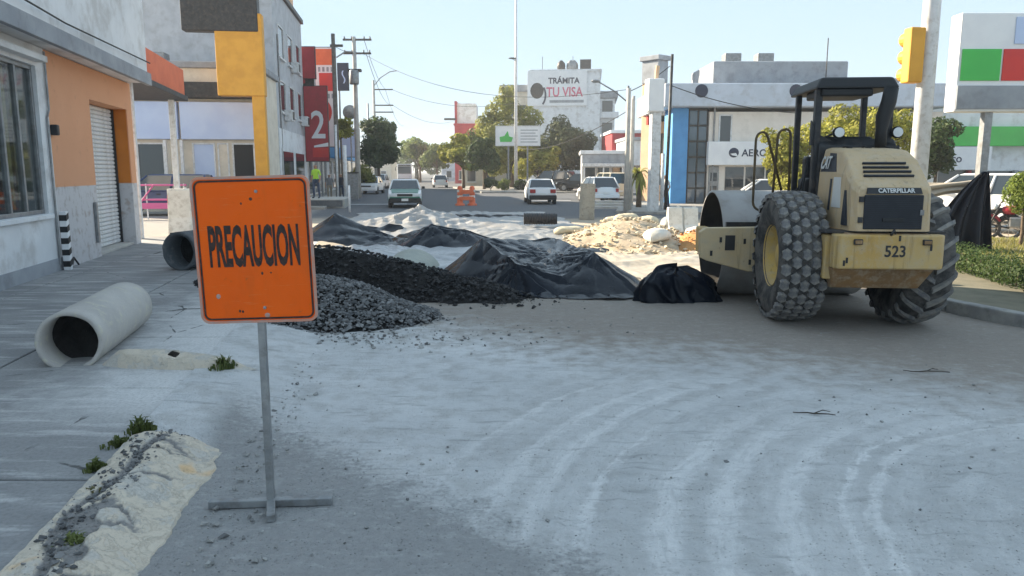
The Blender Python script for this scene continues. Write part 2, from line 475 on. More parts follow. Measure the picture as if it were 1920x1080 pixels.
def kerb_dirt(u, v):
    y = 1.6 + u; c = crack_path(u)
    g = math.exp(-(abs(v - c) / .06) ** 2)
    for (u0, sl, w) in BRANCH:
        uu = u0 + sl * (v - c) + .10 * fbm(v * 5, u0 * 3, 2) + .03 * fbm(v * 22, u0, 5)
        if v > c - .05: g = max(g, .9 * math.exp(-((u - uu) / (w * .55)) ** 2) * sstep(1.0, .55, v))
    # a crumbled hollow beside the fissure
    g = max(g, 1.0 * sstep(.42, .68, math.exp(-(((u - 1.75) / .42) ** 2 + ((v - c - .16) / .2) ** 2)) + .5 * fbm(u * 7, v * 6, 3)))
    g = max(g, .5 * sstep(.6, .95, math.exp(-(((u - 2.9) / .3) ** 2 + ((v - .5) / .25) ** 2)) + .6 * fbm(u * 9, v * 8, 7)))
    return min(1, max(0, g + .25 * fbm(u * 16, v * 12, 4)))
def kerb_pt(u, v, lift=.014, dig=.036, end=4.93):
    """u along the street from y=1.6, v 0 at the back, 1 at the road"""
    y = 1.6 + u; w = .57 - .03 * math.sin(u * 1.3) + .03 * fbm(u * 2.5, 8)
    edge = .06 * fbm(y * 5, 1, 0, 4) * sstep(.7, 1, v)
    x = KX(y) + .005 + v * w + edge
    z = .125 + .02 * math.sin(min(1, v * 4) * 1.57) - .135 * sstep(.35, 1.0, v) - .025 * (v > .985)
    z -= dig * .8 * kerb_dirt(u, v)
    z += lift * fbm(y * 4, v * 4, 3, 4) + .010 * fbm(y * 15, v * 11, 8, 4)
    e = end - y
    if e < .35: z -= .1 * (1 - sstep(0, .35, e))
    return (x, y, z)
ku, kv = [i * .016 for i in range(209)], [i / 48 for i in range(49)]
b = MB(); b.grid(lambda u, v: kerb_pt(u, v), ku, kv)
kb = b.build('kerb', M['kerb'], smooth=True, fix=False)
bm = bmesh.new(); bm.from_mesh(kb.data); _sh = [e.index for e in bm.edges if len(e.link_faces) == 2 and e.calc_face_angle(0) > R(16)]; bm.free()
for _i in _sh: kb.data.edges[_i].use_edge_sharp = True
at_ = kb.data.attributes.new('dirt', 'FLOAT', 'POINT'); at_.data.foreach_set('value', [kerb_dirt(u, v) for v in kv for u in ku])
struct(kb, 'cracked kerb with flaking yellow paint and weeds in the fissure')
# driveway apron sloping from the slabs to the road, dusted over
def apron_pt(u, v):
    y = 4.55 + u; w = 1.5
    x = KX(y) - .02 + v * w
    z = .112 - .17 * sstep(0, 1, v) + .018 * fbm(x * 3, y * 3, 6, 4)
    if u < .5: z -= .09 * (1 - sstep(0, .5, u))
    return (x, y, z)
b = MB(); b.grid(apron_pt, [i * .1 for i in range(145)], [i / 16 for i in range(17)])
struct(b.build('driveway_apron', M['ground'], smooth=True, fix=False), 'dusty concrete ramp from the sidewalk down to the road')
# remnant of kerb standing on the apron
b = MB()
def rem(u, v):
    a = u * 2 * math.pi; r = 1 - v
    jag = 1 + .18 * fbm(math.cos(a) * 2, math.sin(a) * 2, 4)
    x = -3.0 + math.cos(a) * .72 * r * jag + .05 * math.sin(a); y = 6.45 + math.sin(a) * .16 * r * jag - .06 * math.cos(a)
    z = .075 + (.13 - .03 * math.cos(a)) * sstep(0, .35, v) + .03 * fbm(x * 9, y * 9, 2) * v
    return (x, y, z)
b.grid(rem, [i / 48 for i in range(49)], [i / 10 for i in range(11)])
struct(b.build('kerb_remnant', M['kerb'], smooth=True, fix=False), 'broken end of an old kerb lying on the driveway ramp')

# ------------------------------------------------------------------ weeds
def leaf_mat(name, a, b_, tr=.42):
    t = NT(name); g = t.n('ShaderNodeNewGeometry'); r = g.outputs['Random Per Island']
    P = g.outputs['Position']
    col = t.mix(r, a, b_)
    col = t.mix(t.math('MULTIPLY', t.ramp(t.noise(P, .55, 3), .4, .65), .6), col, tuple(x * .55 for x in a))
    t.set(color=col, rough=.6, spec=.25)
    tl = t.n('ShaderNodeBsdfTranslucent'); t.put(tl.inputs['Color'], col)
    mx = t.n('ShaderNodeMixShader'); mx.inputs[0].default_value = tr
    t.l(t.b.outputs[0], mx.inputs[1]); t.l(tl.outputs[0], mx.inputs[2]); t.l(mx.outputs[0], t.out.inputs['Surface'])
    return t.m
M['weed'] = leaf_mat('weed', (.13, .17, .05), (.24, .27, .1))
M['dry_weed'] = leaf_mat('dry_weed', (.22, .2, .1), (.12, .14, .05))
def weed(loc, n, r, h, label, mat='weed'):
    b = MB(); q = random.Random(int(loc[0] * 1000 + loc[1] * 77))
    for _ in range(n):
        a = q.gauss(.6, 1.5); d = r * q.random() ** .6 * (1 + .5 * math.sin(a * 2)); x, y = d * math.cos(a), d * math.sin(a)
        L = h * (.25 + 1.0 * q.random() ** 2) * (1.25 - d / r * .8); la = q.uniform(0, 6.28); ln = q.uniform(.2, .9); w = q.uniform(.003, .007)
        dx, dy = math.cos(la), math.sin(la); px, py = -dy * w, dx * w
        p1 = (x + dx * L * ln * .45, y + dy * L * ln * .45, L * .65); p2 = (x + dx * L * ln, y + dy * L * ln, L * (.95 - .4 * ln))
        b.add([(x - px, y - py, -.02), (x + px, y + py, -.02), (p1[0] + px * 1.4, p1[1] + py * 1.4, p1[2]), (p1[0] - px * 1.4, p1[1] - py * 1.4, p1[2]), p2], [(0, 1, 2, 3), (3, 2, 4)])
    tag(b.build('weed', M[mat], loc=loc, fix=False), label, 'weed', 'weeds growing out of the kerb')
weed((-2.46, 4.72, .12), 300, .075, .095, 'largest green weed at the far corner of the cracked kerb')
weed((-2.47, 4.47, .12), 180, .07, .05, 'low pale weed just in front of the largest kerb weed')
weed((-2.40, 4.08, .12), 150, .05, .06, 'small weed where a sidewalk joint meets the kerb')
weed((-2.03, 3.22, .1), 200, .07, .06, 'weed in the kerb fissure nearest the camera', 'weed')
weed((-2.52, 6.33, .12), 260, .09, .11, 'green tuft beside the broken kerb end on the ramp')
weed((-2.22, 3.75, .1), 60, .07, .05, 'thin dry weed halfway along the kerb fissure', 'dry_weed')
# ------------------------------------------------------------------ caution sign
def sign_mat():
    t = NT('sign_orange'); P = t.coord(); X, Y, Z = t.xyz(P)
    n = t.noise(P, 3, 5); n2 = t.noise(P, 22, 7, .7)
    col = t.mix(n, (.9, .135, .003), (.78, .10, .003))
    col = t.mix(t.math('MULTIPLY', t.ramp(n2, .63, .7), .6), col, (.45, .12, .04))
    col = t.mix(t.ramp(n2, .26, .2), col, (.75, .35, .2))
    sc_ = t.noise(t.mapv(P, (2, 2, 26), rot=(0, .5, 0)), 2.4, 6, .7)
    col = t.mix(t.math('MULTIPLY', t.ramp(sc_, .60, .68), .35), col, (.8, .32, .14))
    grime = t.noise(t.mapv(P, (3, 3, .8)), 2.0, 6, .65)
    col = t.mix(t.math('MULTIPLY', t.ramp(grime, .5, .72), .3), col, (.45, .1, .02))
    t.set(color=col, rough=t.ramp(n2, .3, .7, .5, .75), spec=.25)
    t.bump(t.noise(P, 5, 3), .12, .02)
    return t.m
M['sign_orange'] = sign_mat()
M['sign_edge'] = pm('sign_edge', (.55, .24, .16), (.4, .3, .27), 14, .5)
M['sign_ink'] = pm('sign_ink', (.022, .014, .014), (.05, .03, .025), 25, .6, dirt=(.3, .1, .05), damt=.7, dscale=40, dthr=.64)
M['galv'] = pm('galv', (.33, .34, .345), (.24, .25, .26), 11, .5, .55, dirt=(.16, .15, .14), damt=.55, dscale=14)
def rrect(w, h, r, n=6):
    pts = []
    for cx, cy, a0 in ((w / 2 - r, h / 2 - r, 0), (-w / 2 + r, h / 2 - r, 90), (-w / 2 + r, -h / 2 + r, 180), (w / 2 - r, -h / 2 + r, 270)):
        for i in range(n + 1):
            a = R(a0 + 90 * i / n); pts.append((cx + r * math.cos(a), cy + r * math.sin(a)))
    return pts
def ring_rrect(b, w, h, r, t_, y0, y1, n=6):
    o = rrect(w, h, r, n); i = rrect(w - 2 * t_, h - 2 * t_, max(.002, r - t_), n); m = len(o)
    vs = [(p[0], y, p[1]) for y in (y0, y1) for p in o] + [(p[0], y, p[1]) for y in (y0, y1) for p in i]
    fs = []
    for k in range(m):
        l = (k + 1) % m
        fs += [(k, l, m + l, m + k), (2 * m + k, 3 * m + k, 3 * m + l, 2 * m + l), (k, 2 * m + k, 2 * m + l, l), (m + k, m + l, 3 * m + l, 3 * m + k)]
    return b.add(vs, fs)
st = thing('caution_sign', 'orange metal caution sign with black lettering on a cross-footed steel stand', 'sign', (-1.315, 3.85, ground_z(-1.315, 3.85) + .004), R(4))
MB().box(-.019, .019, -.019, .019, .04, 1.50).build('post', M['galv'], st, bevel=.004)
MB().box(-.33, .33, -.022, .022, 0, .042).build('foot_bar', M['galv'], st, bevel=.004)
MB().box(-.022, .022, -.215, .11, .003, .046).build('foot_bar', M['galv'], st, bevel=.004, rot=(0, 0, R(13)))
bw, bh = .60, .752
bd = MB(); bd.prism(rrect(bw, bh, .045), -.024, -.030, 'y')
board = bd.build('board', M['sign_orange'], st, loc=(-.008, 0, 1.405), rot=(0, R(-1.5), R(-3)))
ring_rrect(MB(), bw + .004, bh + .004, .047, .013, -.0335, -.0215).build('edge_trim', M['sign_edge'], board)
ring_rrect(MB(), bw - .032, bh - .032, .036, .0095, -.0325, -.0300).build('border_line', M['sign_ink'], board)
text('lettering', 'PRECAUCION', .285, M['sign_ink'], board, (0, -.031, .012), (R(90), 0, 0), .0012, .262, .0095)
for (x, z, r) in ((-.205, -.235, .012), (.0, .262, .009), (.03, -.12, .006), (.075, -.118, .005), (-.1, -.315, .006), (-.085, -.318, .006), (.04, -.34, .015), (-.05, .24, .005)):
    MB().sphere((x, -.0302, z), r, 7, 5, (1, .18, rnd.uniform(.8, 1.8))).build('dent', M['sign_ink'] if r < .011 else M['sign_edge'], board)
for x, z in ((.03, .3), (.03, -.3)):
    MB().lathe([(.001, .006), (.008, .005), (.009, 0)], 8, Matrix.Translation((x, -.030, z)) @ Matrix.Rotation(R(90), 4, 'X')).build('bolt', M['galv'], board)

# ------------------------------------------------------------------ concrete pipes
def conc_mat(name, a, b_, stain):
    t = NT(name); P = t.coord(); n1 = t.noise(P, 2.5, 6, .6); n2 = t.noise(P, 9, 7, .65); n3 = t.noise(P, 70, 4, .6)
    col = t.mix(t.ramp(n1, .3, .7), a, b_)
    col = t.mix(t.math('MULTIPLY', t.ramp(n2, .52, .66), .6), col, stain)
    col = t.mix(t.math('MULTIPLY', t.ramp(n3, .55, .75), .4), col, tuple(x * .5 for x in a))
    t.set(color=col, rough=.92, spec=.2)
    t.bump(t.math('ADD', t.math('MULTIPLY', n3, .4), n2), .45, .012)
    return t.m
M['concrete'] = conc_mat('concrete', (.5, .48, .45), (.42, .4, .38), (.56, .54, .42))
M['concrete_dark'] = conc_mat('concrete_dark', (.13, .14, .15), (.09, .1, .11), (.2, .2, .2))
M['concrete_grey'] = conc_mat('concrete_grey', (.4, .42, .38), (.34, .36, .33), (.45, .47, .38))
M['concrete_warm'] = conc_mat('concrete_warm', (.45, .4, .32), (.36, .32, .26), (.25, .22, .18))
def pipe(name, label, mat, p0, rz, L, ro, wall, n=48, tilt=0, bell=0, group='concrete pipes at the roadworks', ridges=0, plug=.92):
    """p0: point on the axis at the near end; the axis runs along local y"""
    b = MB(); prof = []
    seg = 26
    for i in range(seg + 1):
        h = L * i / seg
        prof.append((ro + (bell * (1 - sstep(0, .12, h)) if bell else 0) + (.012 * (i % 2) if ridges else 0), h))
    # bore closed off near the far end so its inside stays dark
    inner = [(.001, L), (.001, L * plug), ((ro - wall) * .6, L * plug)] + [(ro - wall, L * plug * (1 - i / 6)) for i in range(7)]
    full = [(ro - .012 + bell, -.0), *prof, (ro - .01, L), *inner]
    b.lathe(full, n, Matrix.Rotation(R(-90), 4, 'X'), closed=True)
    for i, v in enumerate(b.v):
        k = 1 + .02 * fbm(v[0] * 6, v[1] * 3, v[2] * 6)
        yy = v[1]
        if yy < .02: yy += .02 * fbm(v[0] * 14, v[2] * 14, 3)
        b.v[i] = (v[0] * k, yy, v[2] * k)
    o = tag(b.build(name, mat, smooth=True, bevel=0, loc=p0, rot=(tilt, 0, rz)), label, 'pipe', group)
    MB().lathe([(.001, L * .26), ((ro - wall) * .5, L * .24), ((ro - wall) * 1.03, L * .17)], 24, Matrix.Rotation(R(-90), 4, 'X')).build('shade_plug', M['soil'], o, smooth=True)  # near-black disc stands in for the shade inside the pipe mouth
    return o
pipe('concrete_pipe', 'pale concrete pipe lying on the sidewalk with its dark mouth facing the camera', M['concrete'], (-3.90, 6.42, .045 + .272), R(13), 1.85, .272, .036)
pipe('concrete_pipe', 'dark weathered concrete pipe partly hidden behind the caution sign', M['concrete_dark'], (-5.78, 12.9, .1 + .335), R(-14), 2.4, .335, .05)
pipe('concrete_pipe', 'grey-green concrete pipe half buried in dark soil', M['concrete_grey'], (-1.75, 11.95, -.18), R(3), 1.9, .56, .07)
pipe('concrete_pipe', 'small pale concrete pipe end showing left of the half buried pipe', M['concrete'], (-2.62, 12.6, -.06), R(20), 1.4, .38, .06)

# ------------------------------------------------------------------ stones
def stone_shapes(k, q):
    out = []
    for _ in range(k):
        # broken stone: the hull of a few random points
        bm = bmesh.new(); s = Vector((q.uniform(.85, 1.4), q.uniform(.6, 1.05), q.uniform(.45, .85)))
        for _k in range(11):
            d = Vector((q.gauss(0, 1), q.gauss(0, 1), q.gauss(0, 1))).normalized() * q.uniform(.8, 1.1)
            bm.verts.new((d.x * s.x, d.y * s.y, d.z * s.z))
        h_ = bmesh.ops.convex_hull(bm, input=bm.verts)
        bmesh.ops.delete(bm, geom=[g for g in h_['geom_interior'] if isinstance(g, bmesh.types.BMVert)], context='VERTS')
        bm.verts.index_update()
        out.append(([tuple(v.co) for v in bm.verts], [tuple(v.index for v in f.verts) for f in bm.faces])); bm.free()
    return out
QS = random.Random(3); SH = stone_shapes(16, QS)
def stone(b, p, r, q):
    vs, fs = SH[q.randrange(16)]
    m = Matrix.Translation(p) @ Matrix.Rotation(q.uniform(0, 6.3), 4, 'Z') @ Matrix.Rotation(q.uniform(-.6, .6), 4, 'X') @ Matrix.Scale(r, 4)
    b.add(vs, fs, m)
def stone_mat(name, a, b_):
    t = NT(name); g = t.n('ShaderNodeNewGeometry'); r = g.outputs['Random Per Island']; P = g.outputs['Position']
    col = t.mix(r, a, b_); col = t.mix(t.math('MULTIPLY', t.noise(P, 30, 4), .5), col, tuple(x * .6 for x in a))
    t.set(color=col, rough=.9, spec=.25); t.bump(t.noise(P, 60, 4), .4, .01); return t.m
M['gravel'] = stone_mat('gravel', (.09, .092, .096), (.3, .3, .3))
M['dark_gravel'] = stone_mat('dark_gravel', (.018, .018, .02), (.085, .082, .082))
M['pebble'] = stone_mat('pebble', (.16, .16, .16), (.5, .5, .48))
M['rubble'] = stone_mat('rubble', (.5, .42, .3), (.7, .62, .48))
M['soil_mat'] = M['soil']

def gravel_h(x, y):
    d = math.hypot((x + 2.45) / 1.75, (y - 9.2) / 1.12)
    d += .1 * fbm(x * 1.8, y * 1.8, 1)
    return .52 * (1 - sstep(0, 1.02, d)) ** 1.0
def soil_h(x, y):
    # a bank of black earth that runs from behind the sign to the right
    c = 11.35 - .42 * (x + 3.2) * .5
    w = .95 + .1 * fbm(x * 2, 1)
    d = abs(y - c) / w + .2 * fbm(x * 2.2, y * 2.2, 3)
    top = .68 - .5 * sstep(-2.9, .2, x)
    hole = 1 - .75 * math.exp(-((x + 1.75) / .5) ** 2) * sstep(11.5, 11.9, y)
    e = sstep(.75, .1, x) if x > .1 else 1
    e = 1 - sstep(-.35, .45, x)
    l = sstep(-5.2, -4.2, x)
    return max(0, top * (1 - sstep(0, 1, d)) * e * l * hole) + .03 * fbm(x * 6, y * 6, 5)
def pile(name, label, cat, hf, x0, x1, y0, y1, step, mat, smat, n, rr, seed, thr=.02):
    t = thing(name, label, cat)
    b = MB()
    us = [x0 + i * step for i in range(int((x1 - x0) / step) + 1)]; vs = [y0 + i * step for i in range(int((y1 - y0) / step) + 1)]
    b.grid(lambda u, v: (u, v, hf(u, v) - .035), us, vs)
    b.build('mound', mat, t, smooth=True, fix=False)
    q = random.Random(seed); sb = MB(); k = 0
    for _ in range(n * 12):
        x, y = q.uniform(x0, x1), q.uniform(y0, y1); h = hf(x, y)
        if h < thr * q.random(): continue
        r = rr[0] + (rr[1] - rr[0]) * q.random() ** 2.2
        stone(sb, (x, y, h + ground_z(x, y) * (h < .05) + r * .15), r, q); k += 1
        if k >= n: break
    o = sb.build('stones', smat, t, fix=False); o['kind'] = 'stuff'
    return t
gp = pile('gravel_pile', 'pile of grey crushed stone just behind the caution sign', 'gravel pile', gravel_h, -4.6, -.5, 7.7, 10.6, .08, M['soil'], M['gravel'], 9500, (.009, .042), 5, .08)
gp['kind'] = 'stuff'
sp = pile('soil_pile', 'bank of black earth and broken asphalt between the gravel and the tarps', 'soil pile', soil_h, -5.4, 1.0, 9.7, 12.9, .07, M['soil'], M['dark_gravel'], 6500, (.008, .044), 8, .08)
sp['kind'] = 'stuff'
# loose stones over the roadway
b = MB(); q = random.Random(21)
for _ in range(1500):
    m = q.random()
    if m < .34: x, y = q.gauss(-.9, .7), q.gauss(4.1, .55)
    elif m < .55: x, y = q.uniform(-2.6, 1.6), abs(q.gauss(0, .7)) * -1 + 8.6 + q.uniform(0, .8)
    elif m < .8: x, y = q.gauss(3.2, 1.1), q.gauss(4.6, 1.0)
    else: x, y = q.uniform(-2.0, 6.5), q.uniform(2.9, 9)
    r = .003 + .016 * q.random() ** 6
    if _ < 420: x, y, r = q.gauss(-1.6, .8), 8.0 + q.gauss(0, .28) + .35 * abs(x + 1.6) * 0, .005 + .026 * q.random() ** 2.5
    if x < KX(y) + .9 or y < 2.4: continue
    stone(b, (x, y, ground_z(x, y) + r * .35), r, q)
o = b.build('loose_gravel', M['pebble'], fix=False); tag(o, 'loose grit and small stones strewn over the dusty roadway', 'gravel', kind='stuff')
b = MB(); q = random.Random(29)
for _ in range(420):
    y = q.uniform(2.6, 6.9); x = KX(y) + q.gauss(.72, .14)
    if y < 4.8 and x < KX(y) + .68: continue
    r = .006 + .02 * q.random() ** 3
    stone(b, (x, y, max(ground_z(x, y), .0) + .01), r, q)
o = b.build('kerb_debris', M['pebble'], fix=False); tag(o, 'crumbled bits of concrete along the foot of the kerb', 'debris', kind='stuff')
# crumbled concrete lying in the kerb fissure
b = MB(); q = random.Random(37)
for _ in range(1500):
    u = q.uniform(.1, 3.3); v = crack_path(u) + q.gauss(0, .085) + (.10 if 1.2 < u < 2.3 else 0) * q.random()
    if not 0 < v < .95: continue
    p = kerb_pt(u, v); r = .003 + .02 * q.random() ** 5
    stone(b, (p[0], p[1], p[2] + r * .3), r, q)
o = b.build('fissure_rubble', M['gravel'], fix=False); tag(o, 'grey crumbled concrete filling the long kerb fissure', 'debris', kind='stuff')
# twigs on the road
M['twig'] = plain('twig', (.05, .04, .03), .9)
q = random.Random(33)
for i, (x, y, L, a, lab) in enumerate(((2.25, 5.35, .3, -.2, 'dark twig lying among the wheel tracks'), (3.75, 6.55, .4, -.1, 'longest dry stick on the dusty road behind the roller'),
                                      (4.4, 5.85, .3, .1, 'dry stick near the right edge of the road'))):
    pts = []
    for k in range(7):
        u = k / 6 - .5; pts.append((u * L, .02 * q.uniform(-1, 1), .012 + .01 * q.random()))
    t_ = MB().tube(pts, [.006 * (1 - abs(k - 3) * .15) for k in range(7)], 5)
    t_.tube([pts[3], (pts[3][0] + .07, .06, .03), (pts[3][0] + .13, .08, .015)], [.005, .004, .002], 4)
    tag(t_.build('stick', M['twig'], loc=(x, y, ground_z(x, y)), rot=(0, 0, a)), lab, 'stick', 'sticks on the road')
# ------------------------------------------------------------------ plastic sheets over the works
def film_mat(name, a, b_, rough, dustc=None, damt=.4, spec=.5):
    t = NT(name); P = t.pos(); n1 = t.noise(P, 1.3, 5); n2 = t.noise(P, 7, 6, .6, 1.0); n3 = t.noise(P, 28, 4, .6, .5)
    col = t.mix(t.ramp(n1, .3, .7), a, b_)
    if dustc: col = t.mix(t.math('MULTIPLY', t.ramp(n2, .45, .68), damt), col, dustc)
    t.set(color=col, rough=t.ramp(n2, .3, .7, rough, rough + .15), spec=spec)
    t.bump(t.math('ADD', t.math('MULTIPLY', n2, 1.0), t.math('MULTIPLY', n3, .25)), .10 if dustc is None else .3, .03)
    return t.m
M['black_film'] = film_mat('black_film', (.004, .006, .011), (.008, .011, .019), .13, None, 0, .16)
M['grey_film'] = film_mat('grey_film', (.2, .21, .22), (.28, .285, .29), .4, (.36, .34, .31), .5)
M['white_film'] = film_mat('white_film', (.42, .43, .445), (.33, .34, .355), .3, (.22, .22, .22), .5)
M['silver_film'] = film_mat('silver_film', (.33, .33, .33), (.25, .25, .255), .35, (.36, .32, .26), .6)
M['sandy_film'] = film_mat('sandy_film', (.48, .43, .36), (.4, .35, .28), .5, (.34, .29, .22), .6)

def tent(x, y, pts, wr):
    h = 0
    for (px, py, ph, pr, k, ph0) in pts:
        dx, dy = x - px, y - py; d = math.hypot(dx, dy) / pr
        if d < 1:
            a = math.atan2(dy, dx)
            f = 1 + .10 * math.sin(k * a + ph0 + 2 * d) * sstep(0, .35, d) + .05 * math.sin((2 * k + 1) * a + ph0)
            h = max(h, ph * max(0, 1 - d ** .85) ** 1.15 * f)
    return h
def ridge(x, y, segs):
    h = 0
    for (x0, y0, h0, x1, y1, h1, w) in segs:
        vx, vy = x1 - x0, y1 - y0; L2 = vx * vx + vy * vy
        t = min(1, max(0, ((x - x0) * vx + (y - y0) * vy) / L2))
        sag = 1 - .22 * math.sin(math.pi * t)
        d = math.hypot(x - x0 - t * vx, y - y0 - t * vy) / w
        if d < 1: h = max(h, (h0 + (h1 - h0) * t) * sag * (1 - d ** .9) ** 1.1)
    return h
def wrinkle(x, y, s, seed):
    a = fbm(x * s * .8 + 1.5 * fbm(x * s * .4, y * s * .4, seed + 4, 2), y * s * 1.6, seed, 4)
    c = fbm(y * s * 1.3 + 9, x * s * 2.7, seed + 8, 3)
    return (1 - min(1, abs(a) * 4.5)) ** 1.5 * .8 + (1 - min(1, abs(c) * 4.5)) ** 1.5 * .45 + a * .5
def crease(x, y, s, seed):
    q = random.Random(seed * 13 + 1); h = 0
    wx = .35 * fbm(x * s * .35, y * s * .35, seed, 2); wy = .35 * fbm(x * s * .35 + 5, y * s * .35, seed + 3, 2)
    for k in range(6):
        a = q.uniform(0, 3.14); f = s * q.uniform(.35, 1.5); w = q.uniform(.5, 1) / (1 + k * .25)
        t = f * ((x + wx) * math.cos(a) + (y + wy) * math.sin(a)) + q.random()
        m = sstep(-.15, .25, fbm(x * .8 + k * 3, y * .8, seed + k, 2))
        h += w * m * (abs(2 * (t - math.floor(t)) - 1) - .5)
    return h
def sheet(name, label, mat, cx, cy, w, d, hf, step, seed, wr=.03, ws=1.6, rag=.14, rz=0, base=.03, group='plastic sheets laid over the works'):
    b = MB(); nu = int(w / step); nv = int(d / step)
    ca, sa = math.cos(rz), math.sin(rz)
    def f(u, v):
        eu = u * (w / 2) * (1 + rag * fbm(v * 2.2, 3, seed)); ev = v * (d / 2) * (1 + rag * fbm(u * 2.2, 9, seed))
        x = cx + eu * ca - ev * sa; y = cy + eu * sa + ev * ca
        h = hf(x, y); edge = max(abs(u), abs(v))
        k = crease(x, y, ws, seed)
        z = base + h + wr * k * (1 + .8 * min(1, h * 3)) + .012 * fbm(x * 6, y * 6, seed)
        z *= 1 - .85 * sstep(.9, 1, edge) * (h < .2)
        return (x, y, max(z, .012 + .006 * (1 + math.sin(x * 9 + y * 7)) + ground_z(x, y)))
    b.grid(f, [-1 + 2 * i / nu for i in range(nu + 1)], [-1 + 2 * i / nv for i in range(nv + 1)])
    o = b.build(name, mat, smooth=True, fix=False); me = o.data
    bm = bmesh.new(); bm.from_mesh(me); bm.edges.ensure_lookup_table()
    sharp = [e.index for e in bm.edges if len(e.link_faces) == 2 and e.calc_face_angle(0) > R(9)]; bm.free()
    for i in sharp: me.edges[i].use_edge_sharp = True
    m = o.modifiers.new('solid', 'SOLIDIFY'); m.thickness = .006; m.offset = 1
    return tag(o, label, 'plastic sheet', group)
def taut(name, label, mat, V, T, napex, seed, n=20, sag=.16, group='plastic sheets laid over the works'):
    """a sheet pulled tight over props: planes between the props sag a little and fold towards them; a skirt lies on the ground"""
    b = MB(); V = [Vector(v) for v in V]; apex = V[:napex]
    def disp(p):
        z = p.z; top = 0
        fold = 0
        for i, a in enumerate(apex):
            dx, dy = p.x - a.x, p.y - a.y; d = math.hypot(dx, dy)
            if d > 1.8 or d < 1e-4: continue
            an = math.atan2(dy, dx); w = math.exp(-d * 1.2) * sstep(0, .25, d)
            fold += w * (abs(math.sin(an * (4 + i) + seed + i * 2 + .8 * fbm(p.x * 1.5, p.y * 1.5, seed))) ** .6 - .5) * .06
        cr = crease(p.x, p.y, 2.0, seed) * .026
        low = 1 - sstep(.05, .3, p.z)
        z += fold + cr * (1 + 1.2 * low)
        return (p.x + .03 * fbm(p.x * 3, p.y * 3, seed + 1), p.y + .03 * fbm(p.x * 3, p.y * 3, seed + 2), max(z, .012 + ground_z(p.x, p.y)))
    for (i, j, k) in T:
        A, B, C = V[i], V[j], V[k]; vs = []; ix = {}
        for u in range(n + 1):
            for v in range(n + 1 - u):
                l1, l2 = u / n, v / n; l3 = 1 - l1 - l2
                p = A * l3 + B * l1 + C * l2
                bub = l1 * l2 + l2 * l3 + l1 * l3
                hmax = max(A.z, B.z, C.z)
                p.z -= sag * bub * hmax * 1.6 * (p.z / (hmax + 1e-6))
                ix[(u, v)] = len(vs); vs.append(disp(p))
        fs = []
        for u in range(n):
            for v in range(n - u):
                fs.append((ix[(u, v)], ix[(u + 1, v)], ix[(u, v + 1)]))
                if u + v < n - 1: fs.append((ix[(u + 1, v)], ix[(u + 1, v + 1)], ix[(u, v + 1)]))
        b.add(vs, fs)
    # skirt lying on the ground round the foot
    foot = [v for v in V[napex:] if v.z < .05]; c = sum(foot, Vector()) / len(foot); foot.sort(key=lambda v: math.atan2(v.y - c.y, v.x - c.x)); m = len(foot)
    def skirt(u, w):
        s_ = u * m; i = int(s_) % m; f = s_ - int(s_); p = foot[i].lerp(foot[(i + 1) % m], f)
        o_ = (p - c); o_.z = 0; o_.normalize(); L = .22 + .16 * fbm(u * 40, 2, seed)
        q_ = p + o_ * L * w; q_.z = .02 + .05 * (1 - w) * (abs(math.sin(u * 70 + 3 * fbm(u * 30, 1, seed))) - .3)
        return disp(q_)
    b.grid(skirt, [i / (m * 12) for i in range(m * 12 + 1)], [0, .25, .5, .75, 1])
    me = b.mesh(name); bm = bmesh.new(); bm.from_mesh(me); bmesh.ops.remove_doubles(bm, verts=bm.verts, dist=.002); bmesh.ops.recalc_face_normals(bm, faces=bm.faces)
    sharp = [e.index for e in bm.edges if len(e.link_faces) == 2 and e.calc_face_angle(0) > R(8)]
    bm.to_mesh(me); bm.free(); me.materials.append(mat)
    o = link(name, me, None, True)
    for i in sharp: me.edges[i].use_edge_sharp = True
    return tag(o, label, 'plastic sheet', group)
# far pale sheet with a silver peak
sheet('plastic_sheet', 'pale far sheet raised into a silver-grey peak in front of the taxi', M['silver_film'], -1.9, 27.0, 8.0, 12.5,
      lambda x, y: max(tent(x, y, [(-3.1, 25.0, .62, 2.6, 5, .4)], 0), ridge(x, y, [(-3.1, 25, .4, .3, 23.6, .12, .5), (-4.2, 30, .25, -1, 31, .15, .7)])), .07, 2, .075, 1.7, rz=R(7))
sheet('plastic_sheet', 'crumpled white sheet in front of the black ridge and behind the soil', M['white_film'], -2.6, 15.4, 5.6, 4.6, lambda x, y: .05 + .1 * ridge(x, y, [(-4.5, 16, 1, .4, 14.4, 1, .8)]), .04, 5, .07, 2.4, rz=R(4))
taut('plastic_sheet', 'black sheet with one sharp peak at its left and a lower ridge to the right', M['black_film'],
     [(-4.66, 19.7, .74), (-1.95, 18.1, .56), (-1.15, 18.15, .42), (-3.0, 18.9, .16),
      (-5.75, 19.3, .02), (-5.2, 18.3, .02), (-3.8, 17.9, .02), (-2.6, 17.2, .02), (-1.5, 17.0, .02), (-.5, 17.2, .02), (.25, 17.8, .02), (-.4, 18.9, .02), (-1.7, 19.2, .02), (-3.0, 19.8, .02), (-4.2, 20.7, .02), (-5.4, 20.4, .02)],
     [(0, 4, 5), (0, 5, 6), (0, 6, 3), (3, 6, 7), (3, 7, 1), (1, 7, 8), (1, 8, 2), (2, 8, 9), (2, 9, 10), (2, 10, 11), (2, 11, 12), (1, 2, 12), (1, 12, 3), (3, 12, 13), (0, 3, 13), (0, 13, 14), (0, 14, 15), (0, 15, 4)], 4, 11)
